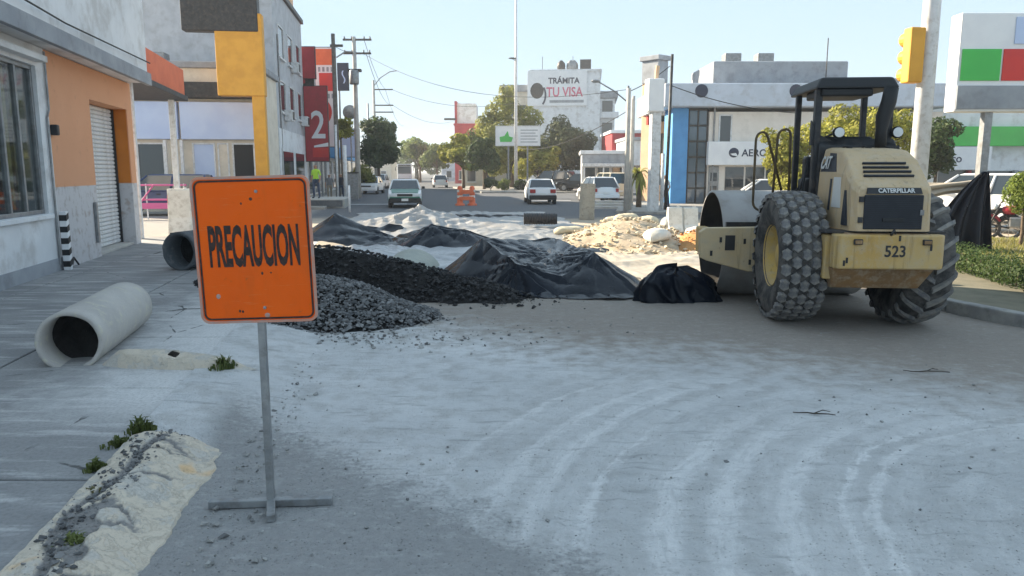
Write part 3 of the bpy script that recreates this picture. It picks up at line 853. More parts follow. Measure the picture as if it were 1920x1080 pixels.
sheet('plastic_sheet', 'sandy translucent sheet spread in front of the sand mound', M['sandy_film'], 2.6, 14.1, 4.6, 4.6, lambda x, y: .03 + .06 * ridge(x, y, [(1.2, 13.6, 1, 4.2, 15.2, 1, .5), (1.5, 15.5, 1, 4, 13, 1, .4)]), .04, 17, .06, 2.4)
sheet('plastic_sheet', 'long wrinkled grey sheet between the far peak and the black pipe', M['grey_film'], .6, 20.6, 3.6, 4.8, lambda x, y: .03 + .1 * ridge(x, y, [(-.8, 21, 1, 2, 19.6, 1, .5), (-.2, 19, 1, 1.6, 22, 1, .4)]), .045, 23, .08, 2.2)
taut('plastic_sheet', 'large black tent-like sheet in front of the sand, peaked at its left end', M['black_film'],
     [(-.50, 12.35, .72), (.78, 13.7, .60), (1.30, 11.75, .54), (.05, 11.25, .42), (.62, 12.2, .40),
      (-1.32, 12.9, .02), (-1.05, 11.7, .02), (-.42, 11.15, .02), (.0, 10.85, .02), (.55, 10.72, .02), (1.2, 10.62, .02), (1.95, 10.75, .02), (2.15, 11.7, .02), (1.9, 13.2, .02), (1.2, 14.8, .02), (-.1, 14.9, .02), (-1.1, 14.0, .02), (.75, 11.15, .22)],
     [(0, 5, 6), (0, 6, 7), (0, 7, 3), (3, 7, 8), (3, 8, 9), (3, 9, 17), (17, 9, 10), (17, 10, 2), (2, 10, 11), (2, 11, 12), (2, 12, 13), (1, 2, 13), (1, 13, 14), (1, 14, 15), (0, 1, 15), (0, 15, 16), (0, 16, 5), (0, 3, 4), (3, 17, 4), (17, 2, 4), (4, 2, 1), (0, 4, 1)], 5, 31)
sheet('plastic_sheet', 'narrow black strip of sheeting folded up behind the far silver peak', M['black_film'], -.6, 29.6, 3.6, .7, lambda x, y: .14 * ridge(x, y, [(-2.3, 29.4, 1, 1.1, 29.9, .6, .3)]), .05, 41, .05, 3.0, rz=R(6))
sheet('plastic_sheet', 'narrow black strip of sheeting lying right of the low black ridge', M['black_film'], 1.3, 17.0, 2.6, .8, lambda x, y: .12 * ridge(x, y, [(.2, 17.3, 1, 2.3, 16.7, .5, .3)]), .045, 43, .06, 3.0, rz=R(-12))
sheet('plastic_sheet', 'dark sheet end rumpled at the foot of the left black peak', M['black_film'], -4.3, 22.6, 2.2, .8, lambda x, y: .2 * ridge(x, y, [(-5.2, 22.5, .6, -3.4, 22.8, 1, .35)]), .045, 47, .06, 3.0, rz=R(8))
# black rubbish bag, a crumpled bulging sack
def bag(name, label, c, r, h, seed):
    b = MB()
    def f(u, v):
        a = u * 2 * math.pi; ph = v * math.pi * .5
        ca, sa = math.cos(a), math.sin(a)
        cr = (1 - min(1, abs(fbm(ca * 1.7 + v, sa * 1.7, seed + v * 1.7, 3)) * 5)) * .16 + .30 * fbm(ca * 1.3, sa * 1.3, seed + v, 2)
        lob = 1 + .16 * math.sin(3 * a + seed) + cr
        rr = r * max(0, math.cos(ph)) ** .62 * lob
        z = h * math.sin(ph) ** 1.15 * (1 + .55 * fbm(ca * .9, sa * .9, seed + 5, 3)) * (1 + .3 * cr) - .015
        return (rr * ca * 1.35, rr * sa * .9, z)
    b.grid(f, [i / 110 for i in range(111)], [i / 40 for i in range(41)])
    return tag(b.build(name, M['black_film'], smooth=True, loc=c), label, 'bag')
bag('rubbish_bag', 'bulging black plastic bag lying against the roller drum', (2.34, 10.5, 0), .40, .46, 3)

# ------------------------------------------------------------------ sand, sacks, clay
M['sand'] = pm('sand', (.46, .38, .28), (.39, .315, .225), 1.5, .95, bump=.5, bscale=18, bdist=.03, dirt=(.36, .28, .19), damt=.5, dscale=3)
M['clay'] = pm('clay', (.5, .26, .1), (.42, .2, .07), 3, .95, bump=.6, bscale=14, bdist=.04)
M['sack'] = pm('sack', (.6, .54, .4), (.52, .45, .32), 6, .9, bump=.4, bscale=70)
M['pale_sack'] = pm('pale_sack', (.7, .68, .62), (.62, .6, .54), 6, .8, bump=.3)
def sand_h(x, y):
    d = math.hypot((x - 3.0) / 2.3, (y - 19.0) / 3.9) + .24 * fbm(x * .9, y * .9, 3)
    return .62 * (1 - sstep(0, 1.0, d)) + .06 * fbm(x * 2.2, y * 2.2, 1) * (d < 1)
t_ = pile('sand_mound', 'mound of sunlit yellow sand in the middle of the street', 'sand pile', sand_h, .4, 5.8, 14.6, 23.2, .1, M['sand'], M['rubble'], 900, (.015, .09), 12, .06)
t_['kind'] = 'stuff'
def clay_h(x, y):
    d = math.hypot((x - 4.35) / .95, (y - 17.6) / 1.9) + .15 * fbm(x * 1.5, y * 1.5, 6)
    return .42 * (1 - sstep(0, 1.0, d))
t_ = pile('clay_mound', 'low patch of orange clay beside the sand mound', 'soil pile', clay_h, 3.2, 5.6, 15.4, 20, .1, M['clay'], M['clay'], 160, (.02, .06), 14, .06)
t_['kind'] = 'stuff'
def sack(label, c, L, w, h, rz, mat, seed):
    b = MB()
    def f(u, v):
        a = u * 2 * math.pi; t = v * 2 - 1
        r = (1 - abs(t) ** 3.2) ** .5
        k = 1 + .2 * fbm(math.cos(a) * 1.5 + t * 2, math.sin(a) * 1.5, seed)
        return (t * L / 2, math.cos(a) * w / 2 * r * k, (math.sin(a) * .5 + .5) * h * (.35 + .65 * r) * k)
    b.grid(f, [i / 22 for i in range(23)], [i / 18 for i in range(19)])
    tag(b.build('sandbag', mat, smooth=True, loc=c, rot=(0, 0, rz)), label, 'sandbag', 'sacks piled on the sand')
for lab, x, y, L, w, h, rz, mt, dz in (
    ('yellowish sack lying flat in the middle of the sand top', 3.15, 20.6, .75, .45, .3, .15, 'sack', -.05),
    ('tallest pale sack behind the middle of the sand', 2.95, 21.9, .6, .45, .4, -.3, 'sack', 0),
    ('brownish sack leaning right of the yellow one on the sand', 3.72, 20.4, .6, .5, .28, -.5, 'sack', -.05),
    ('small rounded white sack standing alone at the right of the sand', 4.5, 21.6, .42, .38, .4, .4, 'pale_sack', .1),
    ('folded tan sack at the left foot of the sand mound', 1.55, 20.2, .9, .5, .22, .35, 'sack', 0),
    ('white plastic sack slumped on the front slope of the sand', 3.35, 17.2, .75, .6, .3, 1.0, 'pale_sack', -.06),
    ('crumpled pale sack beside the white barriers', 5.05, 20.5, .6, .5, .32, .6, 'pale_sack', 0)):
    sack(lab, (x, y, max(sand_h(x, y), clay_h(x, y), 0) + dz), L, w, h, rz, M[mt], x * 3 + y)

# ------------------------------------------------------------------ standing pipe, black pipe, barriers
M['concrete_ring'] = M['concrete_warm']
b = MB(); prof = []
for i in range(41):
    z = 1.36 * i / 40; prof.append((.285 + .008 * (i % 2), z))
b.lathe([*prof, (.24, 1.36), (.24, .05)], 28)
tag(b.build('upright_pipe', M['concrete_warm'], smooth=False, loc=(2.85, 28.6, 0), rot=(R(-1), R(1.5), 0)), 'ribbed tan concrete pipe standing upright behind the sand mound', 'pipe', 'concrete pipes at the roadworks')
M['black_plastic'] = plain('black_plastic', (.016, .014, .016), .45)
b = MB(); b.lathe([(.17, 0), (.19, .01)] + [(.19 - .018 * (i % 2), .03 + i * .04) for i in range(26)] + [(.17, 1.08), (.155, 1.08), (.155, 0)], 20, Matrix.Rotation(R(90), 4, 'Y'), closed=True)
tag(b.build('black_pipe', M['black_plastic'], loc=(.38, 24.2, .30), rot=(0, 0, R(-3))), 'short corrugated black plastic pipe lying across the sheets', 'pipe')
M['barrier_white'] = pm('barrier_white', (.76, .74, .68), (.68, .66, .6), 3, .5, dirt=(.4, .36, .3), damt=.5, dscale=6)
M['barrier_orange'] = pm('barrier_orange', (.75, .16, .06), (.66, .13, .05), 3, .5, dirt=(.4, .18, .1), damt=.4, dscale=8)
def jersey(label, loc, rz, L, H, W, mat, band=None, group='white plastic barriers'):
    t = thing('road_barrier', label, 'barrier', loc, rz, group)
    o = [(-W / 2, 0), (-W / 2, .12), (-W * .28, .38 * H), (-W * .16, H * .96), (-W * .12, H), (W * .12, H), (W * .16, H * .96), (W * .28, .38 * H), (W / 2, .12), (W / 2, 0)]
    MB().prism(o, -L / 2, L / 2, 'x').build('shell', mat, t, bevel=.025, smooth=False)
    for x in (-.3 * L, .3 * L):
        MB().box(x - .07, x + .07, -W / 2 - .004, W / 2 + .004, .015, .085).build('fork_slot', M['black'], t)
    MB().cyl((L * .25, 0, H - .01), (L * .25, 0, H + .03), .05, .045, 12).build('filler_cap', mat, t)
    if band is not None:
        MB().prism([(-W * .20, H * .70), (-W * .168, H * .86), (W * .168, H * .86), (W * .20, H * .70)], -L / 2 - .004, L / 2 + .004, 'x').build('reflective_band', band, t)
    return t
jersey('white plastic barrier left of the pair beside the clay patch', (4.66, 21.5, 0), R(12), .43, .80, .44, M['barrier_white'])
jersey('white plastic barrier right of the pair, next to the roller drum', (5.16, 21.7, 0), R(8), .43, .78, .44, M['barrier_white'])
jersey('cream barrier with a red band behind the dark pipe near the corner', (-9.55, 21.6, 0), R(12), .62, 1.32, .62, M['barrier_white'], M['bright_red'])
# orange barricade in the street: two-post frame with two boards
t_ = thing('barricade', 'orange plastic barricade standing in the street between taxi and white sedan', 'barricade', (-2.45, 40.6, 0), R(10))
for x in (-.36, .30):
    b = MB(); b.lathe([(.26, 0), (.26, .08), (.17, .12), (.15, .55), (.14, .95), (.09, 1.03), (.02, 1.05)], 14, Matrix.Translation((x, 0, 0)))
    b.build('drum', M['barrier_orange'], t_, smooth=True)
    for z in (.42, .72):
        b = MB(); b.lathe([(.165, z), (.163, z + .12)], 14, Matrix.Translation((x, 0, 0))); b.build('reflective_band', M['barrier_white'], t_)
MB().box(-.42, .36, -.2, -.165, .62, .84).build('board', M['barrier_orange'], t_, bevel=.01)
MB().box(-.42, .36, -.2, -.165, .28, .48).build('board', M['barrier_orange'], t_, bevel=.01)
# ------------------------------------------------------------------ road roller, seen from behind and left
def cat_mat(name, a, b_, rust=(.2, .1, .05), amt=.55, dust=(.45, .38, .28)):
    t = NT(name); P = t.coord(); n1 = t.noise(P, 2.2, 5); n2 = t.noise(P, 9, 8, .7); n3 = t.noise(P, 34, 6, .65)
    col = t.mix(t.ramp(n1, .3, .7), a, b_)
    col = t.mix(t.math('MULTIPLY', t.ramp(n2, .42, .66), .5), col, dust)
    stv = t.noise(t.mapv(P, (9, 9, .7)), 1.6, 6, .65)
    col = t.mix(t.math('MULTIPLY', t.ramp(stv, .54, .7), .45), col, tuple(x * .35 for x in a))
    col = t.mix(t.math('MULTIPLY', t.ramp(t.math('ADD', t.math('MULTIPLY', n3, .6), t.math('MULTIPLY', n2, .4)), .6, .66), amt), col, rust)
    t.set(color=col, rough=t.ramp(n2, .3, .7, .5, .8), spec=.35)
    t.bump(n3, .15, .01); return t.m
M['cat'] = cat_mat('roller_yellow', (.58, .40, .15), (.5, .34, .13), amt=.3)
M['cat_pale'] = cat_mat('roller_faded', (.55, .41, .245), (.48, .355, .205), amt=.25, dust=(.52, .44, .34))
M['cat_worn'] = cat_mat('roller_worn', (.50, .31, .09), (.52, .37, .16), amt=.8)
M['cat_plate'] = cat_mat('roller_plate', (.52, .39, .22), (.57, .46, .29), amt=.75)
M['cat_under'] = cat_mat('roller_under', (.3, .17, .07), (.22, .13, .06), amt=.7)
M['drum_steel'] = pm('drum_steel', (.38, .37, .36), (.3, .285, .27), 3, .5, .35, bump=.15, dirt=(.3, .28, .25), damt=.5, dscale=3)
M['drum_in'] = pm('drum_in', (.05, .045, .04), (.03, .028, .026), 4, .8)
M['grille'] = pm('grille', (.022, .026, .036), (.03, .034, .045), 10, .6)
M['tyre'] = pm('tyre', (.125, .125, .13), (.2, .195, .188), 9, .92, bump=.35, bscale=50, dirt=(.27, .25, .22), damt=.7, dscale=12, dthr=.5)
M['tyre_dark'] = pm('tyre_dark', (.03, .03, .031), (.06, .058, .056), 8, .92, bump=.3, dirt=(.17, .155, .14), damt=.6, dscale=5, dthr=.5)
M['rim'] = cat_mat('rim_yellow', (.62, .42, .12), (.5, .34, .1), amt=.6)
M['decal_white'] = plain('decal_white', (.6, .6, .58), .5)
M['decal_black'] = plain('decal_black', (.02, .02, .022), .5)
M['lamp'] = plain('lamp', (.7, .72, .72), .15)
HD = R(-5)
RO = (4.12, 8.98, 0)
ro = thing('road_roller', 'yellow single-drum road roller parked with its back to the camera', 'road roller', RO, HD)
TR, TW, RR_ = .79, .52, .36
def wheel(x, side, chevron):
    w = thing('wheel', '', ''); del w['label'], w['category']
    w.parent = ro; w.location = (x, 0, TR); w.name = 'wheel'
    MY = Matrix.Rotation(R(90), 4, 'Y')
    h = TW / 2
    prof = [(RR_, -h * .72), (RR_ + .06, -h * .86), (RR_ + .2, -h * 1.0), (TR - .16, -h * .97), (TR - .065, -h * .86), (TR - .04, -h * .55), (TR - .032, 0),
            (TR - .04, h * .55), (TR - .065, h * .86), (TR - .16, h * .97), (RR_ + .2, h), (RR_ + .06, h * .86), (RR_, h * .72)]
    MB().lathe(prof, 48, MY).build('tyre', M['tyre_dark'], w, smooth=True)
    # rim: dished disc
    d = [(RR_ + .015, side * h * .80), (RR_ + .01, side * h * .72), (RR_ - .03, side * h * .70), (RR_ - .055, side * h * .25), (.16, side * h * .18), (.15, side * h * .45), (.08, side * h * .5), (.001, side * h * .5)]
    MB().lathe(d, 32, MY).build('rim', M['rim'], w, smooth=True)
    for k in range(10):
        a = k * math.pi / 5
        MB().cyl((side * h * .18, .215 * math.cos(a), .215 * math.sin(a)), (side * (h * .18 + .03), .215 * math.cos(a), .215 * math.sin(a)), .014, n=6).build('wheel_nut', M['grey_metal'], w)
    if not chevron:
        # diamond blocks: shared meshes, rows staggered round the tread
        rows = 5; nr = 26
        def lug_mesh(nm, wid):
            b = MB(); L = .082; t0 = -.02; t1 = .030
            o = [(0, -L), (wid * .5, -L * .5), (wid * .42, 0), (wid * .5, L * .5), (0, L), (-wid * .5, L * .5), (-wid * .42, 0), (-wid * .5, -L * .5)]
            bo = [(p[0], p[1], t0) for p in o]; to = [(p[0] * .8, p[1] * .8, t1) for p in o]; n = len(o)
            b.add(bo + to, [tuple(range(n, 2 * n))] + [(i, (i + 1) % n, n + (i + 1) % n, n + i) for i in range(n)])
            m = b.mesh(nm); m.materials.append(M['tyre']); return m
        lm = lug_mesh('lug', .118)
        for r_ in range(rows):
            xx = (r_ - (rows - 1) / 2) / ((rows - 1) / 2) * h * .80
            rad = TR - .036 - .03 * (abs(xx) / h) ** 3 * 1.6
            for k in range(nr):
                a = 2 * math.pi * (k + .5 * (r_ % 2)) / nr
                o = bpy.data.objects.new('lug', lm); COL.objects.link(o); o.parent = w
                tl = math.copysign(.42, xx) * (abs(xx) / h) ** 2
                mt = Matrix.Rotation(a, 4, 'X') @ Matrix.Translation((xx, 0, rad)) @ Matrix.Rotation(tl, 4, 'Y')
                o.matrix_local = mt
    else:
        nr = 22
        def bar_mesh(sg):
            b = MB(); c0 = (0, -.085); c1 = (sg * h * 1.0, .085); wv = .036
            seg = 5; bo = []; to = []
            pts = []
            for i in range(seg + 1):
                u = i / seg; x_ = c0[0] + (c1[0] - c0[0]) * u; y_ = c0[1] + (c1[1] - c0[1]) * u
                drop = .075 * u ** 3
                pts.append((x_, y_, drop))
            vs = []
            for (x_, y_, dr) in pts:
                vs += [(x_, y_ - wv, -.03 - dr), (x_, y_ + wv, -.03 - dr), (x_, y_ + wv * .7, .045 - dr), (x_, y_ - wv * .7, .045 - dr)]
            fs = [(0, 1, 2, 3), tuple(4 * seg + i for i in (3, 2, 1, 0))]
            for i in range(seg):
                for k in range(4):
                    l = (k + 1) % 4; fs.append((4 * i + k, 4 * i + l, 4 * i + 4 + l, 4 * i + 4 + k))
            b.add(vs, fs); m = b.mesh('lug'); m.materials.append(M['tyre']); return m
        for sg in (-1, 1):
            bm_ = bar_mesh(sg)
            for k in range(nr):
                a = 2 * math.pi * (k + (.5 if sg > 0 else 0)) / nr
                o = bpy.data.objects.new('lug', bm_); COL.objects.link(o); o.parent = w
                o.matrix_local = Matrix.Rotation(a, 4, 'X') @ Matrix.Translation((0, 0, TR - .036))
    return w
wheel(-.76, -1, False)
wheel(.62, 1, True)
MB().cyl((-.7, 0, TR), (.7, 0, TR), .16, n=14).build('axle', M['cat_under'], ro, smooth=True)
# rear frame, bumper, belly
MB().prism([(-1.0, .78), (-1.02, 1.14), (-.62, 1.17), (1.05, 1.17), (1.05, .62), (-.3, .62), (-.55, .62)], -.44, .44, 'x').build('rear_frame', M['cat_under'], ro, bevel=.02)
bp = MB(); bp.prism([(-.60, -.86), (-.60, -1.0), (-.55, -1.06), (.57, -1.06), (.62, -1.0), (.62, -.86)], .765, 1.135, 'z')
bump = bp.build('bumper', M['cat_worn'], ro, bevel=.018); bump.scale = (.93, 1, 1)
text('fleet_number', '523', .17, M['decal_black'], bump, (.06, -1.063, .955), (R(90), 0, 0), .002, .95, .003)
for x, z in ((-.5, .83), (-.47, .86), (.45, 1.0), (.1, 1.1)):
    MB().box(x - .012, x + .012, -1.064, -1.055, z - .03, z + .03).build('bolt_hole', M['decal_black'], bump)
MB().hexa([(-.50, -.78, .52), (.44, -.78, .52), (.44, -.3, .52), (-.50, -.3, .52)], [(-.55, -.97, .764), (.52, -.97, .764), (.52, -.3, .764), (-.55, -.3, .764)]).build('belly_guard', M['cat_under'], ro, bevel=.015)
MB().hexa([(-.60, -.80, .62), (-.42, -.86, .62), (-.40, -.35, .62), (-.58, -.35, .62)], [(-.60, -.855, 1.12), (-.44, -.855, 1.12), (-.42, -.30, 1.12), (-.60, -.30, 1.12)]).build('step_box', M['cat'], ro, bevel=.02)
MB().box(-.63, .63, -.9, .25, 1.138, 1.165).build('deck_lip', M['dark_metal'], ro, bevel=.005)
# engine hood: chamfered, sloping rear
def hood_sec(y, hw, ch, z0, z1, tw):
    return [(-hw, y, z0), (-hw, y, z0 + (z1 - z0) * .45), (-tw, y, z1 - ch * .1), (-tw + ch, y, z1), (tw - ch, y, z1), (tw, y, z1 - ch * .1), (hw, y, z0 + (z1 - z0) * .45), (hw, y, z0)]
secs = [[(-.40, -.99, 1.168), (-.40, -.99, 1.56), (-.385, -.97, 1.62), (-.30, -.95, 1.64), (.30, -.95, 1.64), (.385, -.97, 1.62), (.40, -.99, 1.56), (.40, -.99, 1.168)],
        [(-.46, -.93, 1.168), (-.455, -.90, 1.62), (-.42, -.84, 1.72), (-.33, -.83, 1.74), (.33, -.83, 1.74), (.42, -.84, 1.72), (.455, -.90, 1.62), (.46, -.93, 1.168)],
        [(-.48, -.75, 1.168), (-.46, -.70, 1.76), (-.41, -.60, 1.93), (-.32, -.585, 1.955), (.32, -.585, 1.955), (.41, -.60, 1.93), (.46, -.70, 1.76), (.48, -.75, 1.168)],
        [(-.49, -.45, 1.168), (-.46, -.45, 1.78), (-.40, -.38, 2.03), (-.32, -.37, 2.05), (.32, -.37, 2.05), (.40, -.38, 2.03), (.46, -.45, 1.78), (.49, -.45, 1.168)],
        [(-.49, .22, 1.168), (-.46, .22, 1.80), (-.40, .22, 2.07), (-.32, .22, 2.09), (.32, .22, 2.09), (.40, .22, 2.07), (.46, .22, 1.80), (.49, .22, 1.168)]]
hb = MB(); vs = [p for s_ in secs for p in s_]; fs = [tuple(range(8)), tuple(range(39, 31, -1))]
for i in range(4):
    for k in range(7):
        fs.append((i * 8 + k, i * 8 + k + 1, (i + 1) * 8 + k + 1, (i + 1) * 8 + k))
hb.add(vs, fs)
hood = hb.build('hood', M['cat_pale'], ro, bevel=.02, seg=3)
hood.scale = (.90, 1, 1); hood.location = (.03, 0, 0)
MB().prism([(-1.0, 1.19), (-1.0, 1.555), (-.97, 1.555), (-.97, 1.19)], -.335, .335, 'x').build('rear_grille', M['grille'], hood, bevel=.008)
MB().box(-.12, .12, -1.012, -.998, 1.27, 1.31).build('grille_handle', M['black'], hood, bevel=.004)
for z in [1.2 + i * .022 for i in range(16)]:
    MB().box(-.32, .32, -1.004, -.999, z, z + .008).build('grille_slat', M['black'], hood)
MB().hexa([(-.315, -1.003, 1.568), (.315, -1.003, 1.568), (.315, -.97, 1.568), (-.315, -.97, 1.568)], [(-.305, -.972, 1.632), (.305, -.972, 1.632), (.305, -.94, 1.632), (-.305, -.94, 1.632)]).build('name_strip', M['decal_black'], hood)
text('lettering', 'CATERPILLAR', .068, M['decal_white'], hood, (.02, -.991, 1.60), (R(67), 0, 0), .002, 1.0, .002)
for i in range(4):
    u = .06 + i * .21
    y0 = -.83 + u * .245; z0 = 1.74 + u * .215
    sl = MB(); sl.box(-.30 + .012 * i, .28 - .012 * i, -.012, .006, -.011, .011, Matrix.Translation((0, y0 - .012, z0 + .006)) @ Matrix.Rotation(R(41), 4, 'X'))
    sl.build('vent_slot', M['grille'], hood)
# hood side: black CAT panel, slots and grey access door
SX = -.478
def side_panel(nm, pts, mat, par, d=.006):
    b = MB(); n = len(pts)
    def sx(z): return -(.49 - .03 * max(0, (z - 1.168) / .6)) if z < 1.78 else -(.46 - .06 * (z - 1.78) / .25)
    vs = [(sx(z) - d, y, z) for y, z in pts] + [(sx(z) + .02, y, z) for y, z in pts]
    b.add(vs, [tuple(range(n)), tuple(range(2 * n - 1, n - 1, -1))] + [(i, (i + 1) % n, n + (i + 1) % n, n + i) for i in range(n)])
    return b.build(nm, mat, par)
side_panel('side_panel', [(-.38, 1.80), (.18, 1.80), (.18, 2.03), (-.22, 2.01)], M['grille'], hood)
text('lettering', 'CAT', .21, M['decal_white'], hood, (-.458, .0, 1.90), (R(76), 0, R(-90)), .003, .8, .004)
side_panel('side_vent', [(-.28, 1.36), (-.22, 1.36), (-.22, 1.72), (-.28, 1.72)], M['grille'], hood)
side_panel('access_door', [(-.62, 1.40), (-.34, 1.40), (-.34, 1.74), (-.56, 1.74)], M['decal_white'], hood)
side_panel('side_vent', [(-.86, 1.22), (-.72, 1.22), (-.72, 1.60), (-.76, 1.60)], M['grille'], hood)
# operator platform, rails, canopy
MB().box(-.62, .66, .24, 1.22, 1.175, 1.26).build('platform', M['cat'], ro, bevel=.015)
MB().prism([(.26, 1.26), (.26, 2.12), (.36, 2.20), (.50, 2.20), (.55, 1.26)], -.40, .52, 'x').build('rear_bulkhead', M['dark_metal'], ro, bevel=.02)
MB().box(-.42, .46, .60, 1.02, 1.28, 1.72).build('seat_base', M['black'], ro, bevel=.04)
MB().prism([(.56, 1.6), (.52, 2.22), (.60, 2.25), (.72, 1.7)], -.30, .34, 'x').build('seat_back', M['black'], ro, bevel=.04)
MB().box(-.32, .38, 1.02, 1.2, 1.26, 2.0).build('console', M['dark_metal'], ro, bevel=.03)
b = MB(); b.tube([(.04 + .19 * math.cos(k * .4488), .98 + .08 * math.sin(k * .4488), 2.12 + .17 * math.sin(k * .4488)) for k in range(14)], .015, 6, closed=True)
b.build('steering_wheel', M['black'], ro, smooth=True)
for x in (-.41, .43):
    MB().box(x - .04, x + .04, .30, .40, 1.2, 2.80).build('canopy_post', M['dark_metal'], ro, bevel=.012)
    MB().box(x - .035, x + .035, 1.14, 1.22, 1.2, 2.80).build('canopy_post', M['dark_metal'], ro, bevel=.012)
MB().hexa([(-.48, .22, 2.79), (.50, .22, 2.79), (.50, 1.4, 2.79), (-.48, 1.4, 2.79)], [(-.40, .30, 2.93), (.44, .30, 2.93), (.44, 1.34, 2.93), (-.40, 1.34, 2.93)]).build('canopy', M['black'], ro, bevel=.03)
MB().box(-.40, .2, .25, .9, 2.70, 2.79).build('canopy_box', M['black'], ro, bevel=.02)
MB().box(-.44, .58, .33, .37, 2.06, 2.12).build('lamp_bar', M['dark_metal'], ro)
b = MB(); b.prism([(-.48, 2.42), (-.48, 2.12), (-.2, 2.16), (-.38, 2.25)], .32, .38, 'y'); b.build('gusset', M['dark_metal'], ro)
for x in (-.18, .50):
    l = MB(); l.lathe([(.001, .03), (.05, .025), (.072, 0), (.06, -.06), (.02, -.09)], 14, Matrix.Translation((x, .24, 2.27)) @ Matrix.Rotation(R(90), 4, 'X'))
    lp = l.build('work_lamp', M['black'], ro, smooth=True)
    g = MB(); g.lathe([(.001, .035), (.058, .03)], 14, Matrix.Translation((x, .238, 2.27)) @ Matrix.Rotation(R(90), 4, 'X')); g.build('lens', M['lamp'], lp, smooth=True)
b = MB(); b.tube([(.27, .12, 2.02), (.27, .12, 2.28), (.28, .12, 2.44), (.33, .12, 2.62), (.35, .12, 2.78)], [.065, .065, .085, .085, .08], 14)
b.build('exhaust_stack', M['black'], ro, smooth=True)
M['rail_brown'] = pm('rail_brown', (.13, .09, .045), (.07, .055, .035), 9, .6)
def rail(pts, nm='handrail', r=.017):
    # round the corners a little
    pts = [Vector(p) for p in pts]; out = [pts[0]]
    for i in range(1, len(pts) - 1):
        a, c, d = pts[i - 1], pts[i], pts[i + 1]
        for u in (-.9, -.45, 0, .45, .9):
            k = .11
            p0 = c + (a - c).normalized() * min(k, (a - c).length * .45); p1 = c + (d - c).normalized() * min(k, (d - c).length * .45)
            t = (u + 1) / 2; out.append(p0 * (1 - t) ** 2 + c * 2 * t * (1 - t) + p1 * t ** 2)
    out.append(pts[-1])
    MB().tube(out, r, 7).build(nm, M['rail_brown'], ro, smooth=True)
rail([(-.60, 1.15, 1.22), (-.95, 1.15, 1.30), (-.95, 1.15, 2.30), (-.82, 1.15, 2.34), (-.58, 1.15, 1.55)])
rail([(-.74, 1.0, 1.25), (-.70, 1.0, 2.34), (-.54, 1.0, 2.36), (-.52, 1.0, 1.26)])
# front frame with the drum, articulated a little to the left
DC = (-.31, 2.07)
fa = R(4)
def FM(): return Matrix.Translation((DC[0], DC[1], 0)) @ Matrix.Rotation(fa, 4, 'Z')
fm = FM(); DR = .765; DW = 1.04
def fbuild(b, nm, mat, par=ro, **k):
    b.v = [tuple(fm @ Vector(p)) for p in b.v]; return b.build(nm, mat, par, **k)
b = MB(); b.lathe([(DR - .03, -DW), (DR, -DW + .006), (DR, DW - .006), (DR - .03, DW), (DR - .035, DW - .01), (DR - .035, DW - .3), (.2, DW - .32), (.001, DW - .32)], 72, Matrix.Translation((0, 0, DR)) @ Matrix.Rotation(R(90), 4, 'Y'))
drum = fbuild(b, 'drum', M['drum_steel'], smooth=True)
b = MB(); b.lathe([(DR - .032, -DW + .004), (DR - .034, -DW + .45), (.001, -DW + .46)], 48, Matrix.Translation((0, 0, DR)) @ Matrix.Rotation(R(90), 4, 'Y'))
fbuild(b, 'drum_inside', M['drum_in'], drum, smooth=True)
b = MB(); b.cyl((-DW - .12, 0, DR), (-DW + .46, 0, DR), .16, n=16); fbuild(b, 'drum_hub', M['dark_metal'], drum)
# frame: rear cross beam, heavy end plates, side arms, front beam
b = MB(); b.box(-DW - .02, DW + .02, -1.02, -.84, .60, 1.0); fbuild(b, 'cross_beam', M['cat'], bevel=.015)
b = MB(); b.prism([(-1.44, .66), (-1.46, 1.0), (-1.38, 1.06), (-.70, 1.07), (-.62, 1.02), (-.62, .52), (-.70, .47), (-.80, .47), (-1.36, .62)], -1.12, -.99, 'y')
plate = fbuild(b, 'end_plate', M['cat_plate'], bevel=.015)
b = MB(); b.box(-1.12, -.99, -1.128, -1.10, .76, .96); fbuild(b, 'plate_opening', M['decal_black'], plate)
for x, z in ((-1.3, .72), (-.78, .60), (-1.18, .9), (-.86, .88)):
    b = MB(); b.box(x - .016, x + .016, -1.127, -1.11, z - .035, z + .035); fbuild(b, 'plate_slot', M['decal_black'], plate)
b = MB(); b.prism([(-.62, .62), (-.62, 1.04), (-.50, 1.0), (-.50, .56)], -1.06, -.9, 'y'); fbuild(b, 'end_plate_flange', M['cat'], plate)
for sx_ in (-1, 1):
    b = MB(); b.box(*sorted((sx_ * (DW + .05), sx_ * (DW + .2))), -.98, .1, .62, 1.0); fbuild(b, 'side_arm', M['cat'], bevel=.02)
b = MB(); b.box(-DW + .1, DW, .9, 1.05, .62, 1.0); fbuild(b, 'front_beam', M['cat'], bevel=.02)
b = MB(); b.box(-DW, DW, -.86, -.80, .86, 1.12); fbuild(b, 'scraper', M['dark_metal'])
b = MB(); b.box(-.35, .35, -1.5, -.9, .55, .95); fbuild(b, 'articulation_joint', M['cat_under'], bevel=.03)
MB().tube([(-.3, 1.1, .7), (-.2, .95, .45), (0, .9, .36), (.25, .8, .40), (.4, .5, .6)], .03, 7).build('hydraulic_hose', M['black'], ro, smooth=True)

